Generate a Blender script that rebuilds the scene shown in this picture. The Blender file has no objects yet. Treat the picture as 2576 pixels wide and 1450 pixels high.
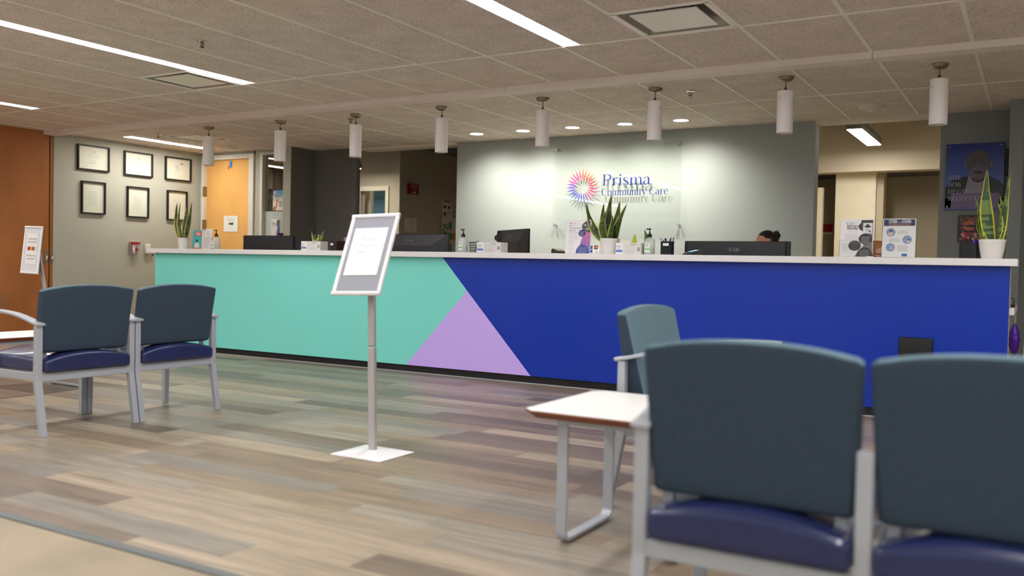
import bpy, bmesh, math, random
from mathutils import Vector, Matrix
random.seed(7)
S = bpy.context.scene
COL = S.collection
PI = math.pi

# ------------------------------------------------------------------ camera, world, exposure
def build_camera():
    cd = bpy.data.cameras.new('camera'); co = bpy.data.objects.new('camera', cd); COL.objects.link(co)
    yaw, pit, rol = [math.radians(a) for a in (30.302, -1.4115, 1.1852)]
    fw = Vector((-math.sin(yaw)*math.cos(pit), math.cos(yaw)*math.cos(pit), math.sin(pit)))
    rt = Vector((math.cos(yaw), math.sin(yaw), 0)); up = rt.cross(fw)
    r2 = rt*math.cos(rol) + up*math.sin(rol); u2 = up*math.cos(rol) - rt*math.sin(rol)
    m = Matrix((r2, u2, -fw)).transposed().to_4x4(); m.translation = (0, 0, 0.935)
    co.matrix_world = m
    cd.sensor_width = 36; cd.lens = 36*2266.54/2576
    cd.clip_start = 0.05; cd.clip_end = 60
    cd.dof.use_dof = True; cd.dof.focus_distance = 7.4; cd.dof.aperture_fstop = 1.9
    S.camera = co
build_camera()
w = bpy.data.worlds.new('world'); S.world = w; w.use_nodes = True
w.node_tree.nodes['Background'].inputs[0].default_value = (0.80, 0.88, 1.0, 1)
w.node_tree.nodes['Background'].inputs[1].default_value = .5
S.view_settings.view_transform = 'Standard'; S.view_settings.look = 'None'
S.view_settings.gamma = 1; S.view_settings.use_curve_mapping = False
S.view_settings.exposure = 1.32
STRIP_POWER = 15.0
DOWNLIGHT_POWER = 31.0
CORRIDOR_POWER = 24.0

# ------------------------------------------------------------------ materials
def lin(c):
    return tuple(((v/255)/12.92 if v/255 <= .04045 else (((v/255)+.055)/1.055)**2.4) for v in c[:3])
def newmat(name):
    m = bpy.data.materials.new(name); m.use_nodes = True
    return m, m.node_tree, m.node_tree.nodes['Principled BSDF']
def mat(name, rgb, rough=.5, metal=0, var=.0, scale=8, bump=0, bscale=200, spec=.5, alpha=1, trans=0, ior=1.45, stretch=(1,1,1), coat=0):
    m, nt, b = newmat(name)
    c = lin(rgb)
    b.inputs['Roughness'].default_value = rough; b.inputs['Metallic'].default_value = metal
    b.inputs['Specular IOR Level'].default_value = spec
    b.inputs['Transmission Weight'].default_value = trans; b.inputs['IOR'].default_value = ior
    b.inputs['Alpha'].default_value = alpha; b.inputs['Coat Weight'].default_value = coat
    b.inputs['Base Color'].default_value = (*c, 1)
    if var or bump:
        tc = nt.nodes.new('ShaderNodeTexCoord'); mp = nt.nodes.new('ShaderNodeMapping')
        mp.inputs['Scale'].default_value = stretch
        nt.links.new(tc.outputs['Object'], mp.inputs['Vector'])
    if var:
        n = nt.nodes.new('ShaderNodeTexNoise'); n.inputs['Scale'].default_value = scale; n.inputs['Detail'].default_value = 5
        nt.links.new(mp.outputs[0], n.inputs['Vector'])
        r = nt.nodes.new('ShaderNodeValToRGB')
        r.color_ramp.elements[0].position = .3; r.color_ramp.elements[1].position = .7
        r.color_ramp.elements[0].color = (*[v*(1-var) for v in c], 1)
        r.color_ramp.elements[1].color = (*[min(1, v*(1+var)) for v in c], 1)
        nt.links.new(n.outputs['Fac'], r.inputs[0]); nt.links.new(r.outputs[0], b.inputs['Base Color'])
    if bump:
        n2 = nt.nodes.new('ShaderNodeTexNoise'); n2.inputs['Scale'].default_value = bscale; n2.inputs['Detail'].default_value = 3
        nt.links.new(mp.outputs[0], n2.inputs['Vector'])
        bp = nt.nodes.new('ShaderNodeBump'); bp.inputs['Strength'].default_value = bump; bp.inputs['Distance'].default_value = .002
        nt.links.new(n2.outputs['Fac'], bp.inputs['Height']); nt.links.new(bp.outputs[0], b.inputs['Normal'])
    return m
def emis(name, rgb, power):
    m, nt, b = newmat(name)
    b.inputs['Base Color'].default_value = (.8, .8, .8, 1)
    b.inputs['Emission Color'].default_value = (*lin(rgb), 1); b.inputs['Emission Strength'].default_value = power
    return m
def inkmat(name, rough=.45, spec=.4):
    m, nt, b = newmat(name)
    a = nt.nodes.new('ShaderNodeAttribute'); a.attribute_name = 'Ink'
    nt.links.new(a.outputs['Color'], b.inputs['Base Color'])
    b.inputs['Roughness'].default_value = rough; b.inputs['Specular IOR Level'].default_value = spec
    return m
def M(nt, op, a, b=None, c=None):
    n = nt.nodes.new('ShaderNodeMath'); n.operation = op
    for i, v in enumerate((a, b, c)):
        if v is None: continue
        if isinstance(v, (int, float)): n.inputs[i].default_value = v
        else: nt.links.new(v, n.inputs[i])
    return n.outputs[0]
def plank_material():
    m, nt, b = newmat('wood_planks')
    tc = nt.nodes.new('ShaderNodeTexCoord'); sp = nt.nodes.new('ShaderNodeSeparateXYZ'); nt.links.new(tc.outputs['Object'], sp.inputs[0])
    X, Y = sp.outputs[0], sp.outputs[1]
    PW, PL = .152, 1.22
    v = M(nt, 'DIVIDE', Y, PW); row = M(nt, 'FLOOR', v)
    wn = nt.nodes.new('ShaderNodeTexWhiteNoise'); wn.noise_dimensions = '1D'; nt.links.new(row, wn.inputs['W'])
    u = M(nt, 'ADD', M(nt, 'DIVIDE', X, PL), wn.outputs['Value']); colm = M(nt, 'FLOOR', u)
    cb = nt.nodes.new('ShaderNodeCombineXYZ'); nt.links.new(colm, cb.inputs[0]); nt.links.new(row, cb.inputs[1])
    w2 = nt.nodes.new('ShaderNodeTexWhiteNoise'); w2.noise_dimensions = '2D'; nt.links.new(cb.outputs[0], w2.inputs['Vector'])
    ramp = nt.nodes.new('ShaderNodeValToRGB'); ramp.color_ramp.interpolation = 'CONSTANT'
    cols = [(142,124,104),(162,146,124),(128,112,96),(168,152,130),(140,132,120),(150,132,110),(116,102,88),(156,146,130)]
    e = ramp.color_ramp.elements
    while len(e) < len(cols): e.new(.5)
    for i, c in enumerate(cols): e[i].position = i/len(cols); e[i].color = (*lin(c), 1)
    nt.links.new(w2.outputs['Value'], ramp.inputs[0])
    # grain, shifted per plank
    mp = nt.nodes.new('ShaderNodeCombineXYZ')
    nt.links.new(M(nt, 'ADD', M(nt, 'MULTIPLY', X, 1.6), M(nt, 'MULTIPLY', w2.outputs['Value'], 37)), mp.inputs[0])
    nt.links.new(M(nt, 'MULTIPLY', Y, 22), mp.inputs[1]); nt.links.new(M(nt, 'MULTIPLY', w2.outputs['Value'], 9), mp.inputs[2])
    n = nt.nodes.new('ShaderNodeTexNoise'); n.inputs['Scale'].default_value = 1; n.inputs['Detail'].default_value = 7; n.inputs['Roughness'].default_value = .62
    n.inputs['Distortion'].default_value = .6
    nt.links.new(mp.outputs[0], n.inputs['Vector'])
    g = nt.nodes.new('ShaderNodeMapRange'); g.inputs[1].default_value = .3; g.inputs[2].default_value = .72
    g.inputs[3].default_value = .62; g.inputs[4].default_value = 1.28
    nt.links.new(n.outputs['Fac'], g.inputs[0])
    # broad tonal drift
    n3 = nt.nodes.new('ShaderNodeTexNoise'); n3.inputs['Scale'].default_value = 1.1; nt.links.new(mp.outputs[0], n3.inputs['Vector'])
    seam = M(nt, 'MINIMUM', M(nt, 'MULTIPLY', M(nt, 'MINIMUM', M(nt, 'FRACT', v), M(nt, 'SUBTRACT', 1, M(nt, 'FRACT', v))), PW),
             M(nt, 'MULTIPLY', M(nt, 'MINIMUM', M(nt, 'FRACT', u), M(nt, 'SUBTRACT', 1, M(nt, 'FRACT', u))), PL))
    sm = nt.nodes.new('ShaderNodeMapRange'); sm.inputs[1].default_value = 0; sm.inputs[2].default_value = .0022; sm.inputs[3].default_value = .55; sm.inputs[4].default_value = 1
    nt.links.new(seam, sm.inputs[0])
    k = M(nt, 'MULTIPLY', g.outputs[0], sm.outputs[0])
    mx = nt.nodes.new('ShaderNodeVectorMath'); mx.operation = 'SCALE'; nt.links.new(ramp.outputs[0], mx.inputs[0]); nt.links.new(k, mx.inputs['Scale'])
    nt.links.new(mx.outputs[0], b.inputs['Base Color'])
    rr = nt.nodes.new('ShaderNodeMapRange'); rr.inputs[3].default_value = .30; rr.inputs[4].default_value = .46; nt.links.new(n.outputs['Fac'], rr.inputs[0])
    nt.links.new(rr.outputs[0], b.inputs['Roughness']); b.inputs['Specular IOR Level'].default_value = .5
    bp = nt.nodes.new('ShaderNodeBump'); bp.inputs['Strength'].default_value = .25; bp.inputs['Distance'].default_value = .001
    nt.links.new(k, bp.inputs['Height']); nt.links.new(bp.outputs[0], b.inputs['Normal'])
    return m
def tile_material():
    m, nt, b = newmat('speckled_ceiling_tile')
    tc = nt.nodes.new('ShaderNodeTexCoord')
    mp = nt.nodes.new('ShaderNodeMapping'); mp.inputs['Scale'].default_value = (.42, 1, 1); nt.links.new(tc.outputs['Object'], mp.inputs[0])
    n = nt.nodes.new('ShaderNodeTexNoise'); n.inputs['Scale'].default_value = 120; n.inputs['Detail'].default_value = 4; n.inputs['Roughness'].default_value = .7
    nt.links.new(mp.outputs[0], n.inputs['Vector'])
    r = nt.nodes.new('ShaderNodeValToRGB'); e = r.color_ramp.elements
    e[0].position = .33; e[0].color = (*lin((160,138,120)), 1); e[1].position = .46; e[1].color = (*lin((230,219,209)), 1)
    x = e.new(.70); x.color = (*lin((240,230,216)), 1)
    nt.links.new(n.outputs['Fac'], r.inputs[0])
    n2 = nt.nodes.new('ShaderNodeTexNoise'); n2.inputs['Scale'].default_value = 5; n2.inputs['Detail'].default_value = 4; nt.links.new(tc.outputs['Object'], n2.inputs['Vector'])
    mr = nt.nodes.new('ShaderNodeMapRange'); mr.inputs[1].default_value = .3; mr.inputs[2].default_value = .7; mr.inputs[3].default_value = .9; mr.inputs[4].default_value = 1.06
    nt.links.new(n2.outputs['Fac'], mr.inputs[0])
    mx = nt.nodes.new('ShaderNodeVectorMath'); mx.operation = 'SCALE'; nt.links.new(r.outputs[0], mx.inputs[0]); nt.links.new(mr.outputs[0], mx.inputs['Scale'])
    nt.links.new(mx.outputs[0], b.inputs['Base Color']); b.inputs['Roughness'].default_value = .95
    bp = nt.nodes.new('ShaderNodeBump'); bp.inputs['Strength'].default_value = .3; bp.inputs['Distance'].default_value = .002
    nt.links.new(n.outputs['Fac'], bp.inputs['Height']); nt.links.new(bp.outputs[0], b.inputs['Normal'])
    return m
def clear_material(name, tint=(253,254,253), refl=1.0):
    # clear sheet: transparent with a fresnel gloss, so it stays see-through and lets light pass
    m = bpy.data.materials.new(name); m.use_nodes = True; nt = m.node_tree; nt.nodes.clear()
    o = nt.nodes.new('ShaderNodeOutputMaterial'); t = nt.nodes.new('ShaderNodeBsdfTransparent'); g = nt.nodes.new('ShaderNodeBsdfGlossy')
    t.inputs[0].default_value = (*lin(tint), 1); g.inputs['Roughness'].default_value = .015
    f = nt.nodes.new('ShaderNodeFresnel'); f.inputs[0].default_value = 1.45
    mx = nt.nodes.new('ShaderNodeMixShader'); geo = nt.nodes.new('ShaderNodeNewGeometry'); k = M(nt, 'MULTIPLY', M(nt, 'MULTIPLY', f.outputs[0], refl), M(nt, 'SUBTRACT', 1, geo.outputs['Backfacing']))
    nt.links.new(k, mx.inputs[0]); nt.links.new(t.outputs[0], mx.inputs[1]); nt.links.new(g.outputs[0], mx.inputs[2]); nt.links.new(mx.outputs[0], o.inputs[0])
    return m

m_floor = plank_material(); m_tile = tile_material()
m_beige_floor = mat('beige_floor', (156,142,118), .45, var=.13, scale=3)
m_gridbar = mat('grid_bar', (250,246,234), .5)
m_beam = mat('beam_paint', (238,228,222), .55)
m_wall = mat('grey_paint', (182,181,168), .75, var=.02, scale=3, bump=.12, bscale=350)
m_wall_dark = mat('shaded_grey_paint', (112,110,106), .8, bump=.1, bscale=350)  # wall grey darkened so the colour carries the nook's shade
m_wall_cool = mat('cool_grey_paint', (140,144,142), .75, bump=.1, bscale=350)
m_logo_wall = mat('pale_grey_green_paint', (162,169,167), .7, bump=.1, bscale=350)
m_tan = mat('tan_paint', (194,180,154), .8, bump=.08, bscale=350)
m_cream = mat('cream_paint', (226,214,184), .7, var=.03, scale=6)
m_brownwall = mat('brown_paint', (120,104,86), .8)
m_bluewall = mat('blue_paint', (88,124,140), .8)
m_orange = mat('orange_wood', (170,106,58), .38, var=.14, scale=3.2, stretch=(1,1,.35))
m_door = mat('maple_wood', (232,176,100), .4, var=.08, scale=4, stretch=(1,1,.4))
m_white = mat('white_paint', (226,220,208), .5)
m_offwhite = mat('white_quartz', (232,230,230), .35, var=.025, scale=60)
m_teal = mat('teal_laminate', (128,226,214), .34, var=.015, scale=200)
m_blue = mat('blue_laminate', (4,50,168), .3, var=.03, scale=200)
m_lav = mat('lavender_laminate', (204,176,252), .34)
m_black = mat('black_plastic', (22,22,23), .45)
m_blackgloss = mat('black_gloss', (12,12,13), .15)
m_darkgrey = mat('dark_grey_plastic', (44,44,46), .42)
m_kick = mat('black_rubber', (18,18,18), .6)
m_nickel = mat('brushed_nickel', (158,150,132), .36, .85)
m_chrome = mat('chrome', (205,205,205), .12, 1)
m_steel = mat('pole_steel', (182,178,178), .38, .15)
m_frame = mat('silver_powdercoat', (180,185,192), .42, .3)
m_signframe = mat('white_frame', (246,246,248), .3, .1)
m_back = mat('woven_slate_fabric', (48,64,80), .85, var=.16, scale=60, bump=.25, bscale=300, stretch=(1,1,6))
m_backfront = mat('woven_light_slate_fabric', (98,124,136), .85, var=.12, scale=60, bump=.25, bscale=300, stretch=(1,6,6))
m_seat = mat('navy_vinyl', (34,43,86), .27, bump=.06, bscale=300, coat=.3)
m_ttop = mat('cream_laminate', (244,243,240), .35)
m_wood = mat('brown_wood_edge', (122,62,30), .4, var=.15, scale=20)
m_shade = mat('frosted_white_glass', (254,250,252), .4, trans=0, var=0)
m_shade.node_tree.nodes['Principled BSDF'].inputs['Subsurface Weight'].default_value = .0
m_paper = mat('paper', (236,234,228), .6)
m_pot = mat('white_ceramic', (232,229,224), .3)
m_soil = mat('soil', (54,40,28), .9, var=.3, scale=60)
m_ink = inkmat('print'); m_inkg = inkmat('glossy_print', .18, .5); m_leaf = inkmat('leaf_surface', .38, .5)
m_clear = clear_material('clear_acrylic', refl=1.8); m_glass = clear_material('window_glass', (246,249,246))
m_frost = mat('frosted_film', (205,216,208), .5, alpha=.82)
m_bottle = mat('milky_plastic', (226,232,228), .25, alpha=.5)
m_red = mat('red_plastic', (168,24,34), .4)
m_purple = mat('purple_foil', (74,26,140), .25, .3)
m_skin = mat('skin', (196,138,112), .55); m_skin2 = mat('fair_skin', (208,158,134), .55)
m_hair = mat('dark_brown_hair', (24,17,14), .5, var=.3, scale=60, stretch=(1,1,.2)); m_blond = mat('blond_hair', (172,122,78), .55, var=.25, scale=80, stretch=(1,1,.2))
m_shirt1 = mat('black_shirt', (30,30,36), .8); m_shirt2 = mat('blue_shirt', (70,90,130), .8); m_trouser = mat('dark_trousers', (32,34,44), .85)
m_strip = emis('strip_diffuser', (252,251,252), STRIP_POWER)
m_down = emis('downlight_lens', (255,244,222), 9)
m_corr = emis('corridor_tube', (252,250,246), CORRIDOR_POWER)
m_screen = emis('lit_screen', (90,150,210), 1.0)
m_vent = mat('vent_metal', (252,248,236), .35); m_dark = mat('dark_void', (20,20,18), .9)

# ------------------------------------------------------------------ mesh builder
class MB:
    def __init__(s): s.v = []; s.f = []; s.mi = []; s.col = []; s.mats = []
    def mid(s, m):
        if m not in s.mats: s.mats.append(m)
        return s.mats.index(m)
    def add(s, vs, fs, m, col=None):
        o = len(s.v); s.v += [tuple(x) for x in vs]; k = s.mid(m)
        for i, f in enumerate(fs):
            s.f.append([o+j for j in f]); s.mi.append(k)
            s.col.append(col[i] if isinstance(col, list) else col)
        return s
    def box(s, x0, x1, y0, y1, z0, z1, m, T=None, col=None):
        vs = [Vector((x, y, z)) for z in (z0, z1) for y in (y0, y1) for x in (x0, x1)]
        if T is not None: vs = [T @ v for v in vs]
        return s.add(vs, [(0,2,3,1),(4,5,7,6),(0,1,5,4),(2,6,7,3),(0,4,6,2),(1,3,7,5)], m, col)
    def prism(s, pts, a0, a1, m, axis='x', T=None, col=None):
        # pts: 2-D polygon; extruded along axis from a0 to a1
        def P(p, a): return {'x': (a, p[0], p[1]), 'y': (p[0], a, p[1]), 'z': (p[0], p[1], a)}[axis]
        n = len(pts); vs = [Vector(P(p, a0)) for p in pts] + [Vector(P(p, a1)) for p in pts]
        if T is not None: vs = [T @ v for v in vs]
        fs = [tuple(range(n))[::-1], tuple(range(n, 2*n))] + [(i, (i+1) % n, n+(i+1) % n, n+i) for i in range(n)]
        return s.add(vs, fs, m, col)
    def lathe(s, prof, m, c=(0,0,0), n=24, T=None, cap=True, col=None, ax=None):
        vs = []; fs = []
        for r, z in prof:
            for i in range(n):
                a = 2*PI*i/n; vs.append(Vector((r*math.cos(a), r*math.sin(a), z)))
        for k in range(len(prof)-1):
            for i in range(n):
                j = (i+1) % n; fs.append((k*n+i, k*n+j, (k+1)*n+j, (k+1)*n+i))
        if cap:
            fs.append(tuple(range(n))[::-1]); fs.append(tuple(range((len(prof)-1)*n, len(prof)*n)))
        c = Vector(c)
        if ax is not None:
            q = Vector((0,0,1)).rotation_difference(Vector(ax)).to_matrix(); vs = [q @ v for v in vs]
        vs = [v+c for v in vs]
        if T is not None: vs = [T @ v for v in vs]
        return s.add(vs, fs, m, col)
    def tube(s, pts, r, m, n=10, T=None, col=None, closed=False):
        pts = [Vector(p) for p in pts]; vs = []; fs = []; N = len(pts)
        rs = r if isinstance(r, list) else [r]*N
        ref = None
        for k, p in enumerate(pts):
            a = pts[k-1] if k > 0 else (pts[-1] if closed else p); b = pts[(k+1) % N] if (k < N-1 or closed) else p
            d = (b-a).normalized()
            if ref is None: ref = Vector((0,0,1)) if abs(d.z) < .9 else Vector((1,0,0))
            u = d.cross(ref).normalized(); w_ = u.cross(d).normalized(); ref = w_
            for i in range(n):
                t = 2*PI*i/n; vs.append(p + (u*math.cos(t) + w_*math.sin(t))*rs[k])
        for k in range(N if closed else N-1):
            for i in range(n):
                j = (i+1) % n; k2 = (k+1) % N; fs.append((k*n+i, k*n+j, k2*n+j, k2*n+i))
        if not closed: fs.append(tuple(range(n))); fs.append(tuple(range((N-1)*n, N*n))[::-1])
        if T is not None: vs = [T @ v for v in vs]
        return s.add(vs, fs, m, col)
    def sweep(s, pts, hw, ht, side, m, T=None):
        # rectangular section along pts; side = unit lateral direction, hw half width, ht half thickness
        pts = [Vector(p) for p in pts]; side = Vector(side); vs = []; fs = []; N = len(pts)
        for k, p in enumerate(pts):
            a = pts[max(k-1, 0)]; b = pts[min(k+1, N-1)]; d = (b-a).normalized(); nn = side.cross(d).normalized()
            for sx, sy in ((-1,-1),(1,-1),(1,1),(-1,1)): vs.append(p + side*hw*sx + nn*ht*sy)
        for k in range(N-1):
            for i in range(4): j = (i+1) % 4; fs.append((k*4+i, k*4+j, k*4+4+j, k*4+4+i))
        fs.append((3,2,1,0)); fs.append(tuple(range((N-1)*4, N*4)))
        if T is not None: vs = [T @ v for v in vs]
        return s.add(vs, fs, m)
    def ball(s, c, r, m, n=16, T=None, fn=None, col=None):
        vs = []; fs = []; R = r if isinstance(r, (tuple, list)) else (r, r, r); H = n//2
        for k in range(H+1):
            t = PI*k/H
            for i in range(n):
                a = 2*PI*i/n; v = Vector((math.sin(t)*math.cos(a), math.sin(t)*math.sin(a), math.cos(t)))
                if fn: v = fn(v)
                vs.append(Vector((c[0]+v.x*R[0], c[1]+v.y*R[1], c[2]+v.z*R[2])))
        for k in range(H):
            for i in range(n):
                j = (i+1) % n; fs.append((k*n+i, (k+1)*n+i, (k+1)*n+j, k*n+j))
        if T is not None: vs = [T @ v for v in vs]
        return s.add(vs, fs, m, col)
    def rbox(s, c, h, r, m, n=10, fn=None, T=None):
        # rounded box, fn deforms a point given in -1..1 box units and metres
        vs = []; fs = []; hx, hy, hz = h
        def grid(n):  # denser near the edges
            return [math.copysign(1-(1-abs(t))**1.0, t) for t in [(-1+2*i/n) for i in range(n+1)]]
        def g1(hh):
            g = sorted(set([-hh, -hh+r*.08, -hh+r*.3, -hh+r*.6, -hh+r, hh-r, hh-r*.6, hh-r*.3, hh-r*.08, hh] + [(-hh+r)+(2*(hh-r))*i/n for i in range(n+1)]))
            return g
        for ax in range(3):
            A = [(1,2),(2,0),(0,1)][ax]
            ga, gb = g1(h[A[0]]), g1(h[A[1]])
            for sg in (-1, 1):
                o = len(vs)
                for a in ga:
                    for b_ in gb:
                        p = [0,0,0]; p[ax] = sg*h[ax]; p[A[0]] = a; p[A[1]] = b_
                        q = [max(-h[i]+r, min(h[i]-r, p[i])) for i in range(3)]
                        d = Vector([p[i]-q[i] for i in range(3)])
                        if d.length > 1e-9: d = d.normalized()*r
                        v = Vector(q)+d
                        if fn: v = fn(v)
                        vs.append(v+Vector(c))
                nb = len(gb)
                for i in range(len(ga)-1):
                    for j in range(nb-1):
                        f = (o+i*nb+j, o+(i+1)*nb+j, o+(i+1)*nb+j+1, o+i*nb+j+1)
                        fs.append(f if sg > 0 else f[::-1])
        if T is not None: vs = [T @ v for v in vs]
        return s.add(vs, fs, m)
    def build(s, name, parent=None, smooth=False, bevel=0, seg=2, weld=False, kind=None):
        me = bpy.data.meshes.new(name); me.from_pydata(s.v, [], s.f)
        for m in s.mats: me.materials.append(m)
        me.polygons.foreach_set('material_index', s.mi)
        if any(c is not None for c in s.col):
            at = me.color_attributes.new('Ink', 'FLOAT_COLOR', 'CORNER'); k = 0
            for p, c in zip(me.polygons, s.col):
                if c is None: c = (200,200,200)
                multi = isinstance(c[0], (tuple, list))
                for li, _ in enumerate(p.loop_indices):
                    cc = c[li] if multi else c
                    at.data[k].color = (*lin(cc), 1); k += 1
        if weld or smooth:
            bm = bmesh.new(); bm.from_mesh(me); bmesh.ops.remove_doubles(bm, verts=bm.verts, dist=1e-5)
            bmesh.ops.recalc_face_normals(bm, faces=bm.faces); bm.to_mesh(me); bm.free()
        o = bpy.data.objects.new(name, me); COL.objects.link(o)
        if smooth:
            me.polygons.foreach_set('use_smooth', [True]*len(me.polygons))
            try: me.set_sharp_from_angle(angle=math.radians(40))
            except Exception: pass
        if bevel:
            b = o.modifiers.new('edge', 'BEVEL'); b.width = bevel; b.segments = seg; b.limit_method = 'ANGLE'; b.angle_limit = math.radians(35)
        if parent is not None: o.parent = parent
        if kind: o['kind'] = kind
        return o
def tag(o, label, cat, group=None, kind=None):
    o['label'] = label; o['category'] = cat
    if group: o['group'] = group
    if kind: o['kind'] = kind
    return o
def thing(name, loc, rz, label, cat, group=None):
    o = bpy.data.objects.new(name, None); COL.objects.link(o); o.empty_display_size = .1
    o.location = loc; o.rotation_euler = (0, 0, rz)
    return tag(o, label, cat, group)
def dup(root, loc, rz, label=None, group=None):
    r = root.copy(); COL.objects.link(r); r.location = loc; r.rotation_euler = (0, 0, rz)
    if label: r['label'] = label
    if group: r['group'] = group
    for ch in list(root.children):
        c = ch.copy(); COL.objects.link(c); c.parent = r
        for g in list(ch.children):
            d = g.copy(); COL.objects.link(d); d.parent = c
    return r
def struct(mb, name, **k): return mb.build(name, kind='structure', **k)

# ------------------------------------------------------------------ lettering
def plane_T(origin, xd=(1,0,0), yd=(0,0,1)):
    x = Vector(xd).normalized(); y = Vector(yd).normalized(); z = x.cross(y)
    m = Matrix((x, y, z)).transposed().to_4x4(); m.translation = origin
    return m
def text(mb, s, x, y, size, T, col, m=None, lift=.0012, align='CENTER', width=None, bold=0):
    cu = bpy.data.curves.new('t', 'FONT'); cu.body = s; cu.size = size; cu.align_x = align; cu.resolution_u = 2; cu.offset = bold
    ob = bpy.data.objects.new('t', cu); COL.objects.link(ob)
    dg = bpy.context.evaluated_depsgraph_get(); me = bpy.data.meshes.new_from_object(ob.evaluated_get(dg))
    vs = [v.co.copy() for v in me.vertices]; fs = [tuple(p.vertices) for p in me.polygons]
    bpy.data.objects.remove(ob); bpy.data.curves.remove(cu); bpy.data.meshes.remove(me)
    if not vs: return
    if width:
        w0 = max(v.x for v in vs)-min(v.x for v in vs); k = width/w0
        for v in vs: v.x *= k
    mb.add([T @ Vector((v.x+x, v.y+y, lift)) for v in vs], fs, m or m_ink, col)
def rect(mb, x0, x1, y0, y1, T, col, m=None, lift=.0006):
    mb.add([T @ Vector(p) for p in ((x0,y0,lift),(x1,y0,lift),(x1,y1,lift),(x0,y1,lift))], [(0,1,2,3)], m or m_ink, col)
def grect(mb, x0, x1, y0, y1, T, c0, c1, m=None, lift=.0006):
    # two printed inks fading bottom to top
    mb.add([T @ Vector(p) for p in ((x0,y0,lift),(x1,y0,lift),(x1,y1,lift),(x0,y1,lift))], [(0,1,2,3)], m or m_ink, [[c0,c0,c1,c1]])
def disc(mb, x, y, rx, ry, T, col, m=None, lift=.0008, a0=0, a1=360, n=28):
    ps = [(x+rx*math.cos(math.radians(a0+(a1-a0)*i/n)), y+ry*math.sin(math.radians(a0+(a1-a0)*i/n)), lift) for i in range(n if a1-a0 == 360 else n+1)]
    mb.add([T @ Vector(p) for p in ps], [tuple(range(len(ps)))], m or m_ink, col)
def poly(mb, pts, T, col, m=None, lift=.0008):
    mb.add([T @ Vector((p[0], p[1], lift)) for p in pts], [tuple(range(len(pts)))], m or m_ink, col)
def lines(mb, x0, x1, y, n, step, T, col=(150,150,155), h=.0016, lift=.0009, ragged=.2):
    for i in range(n):
        rect(mb, x0, x1-(x1-x0)*ragged*random.random(), y-i*step-h, y-i*step, T, col, lift=lift)
TH, tn = .105, .03
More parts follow.
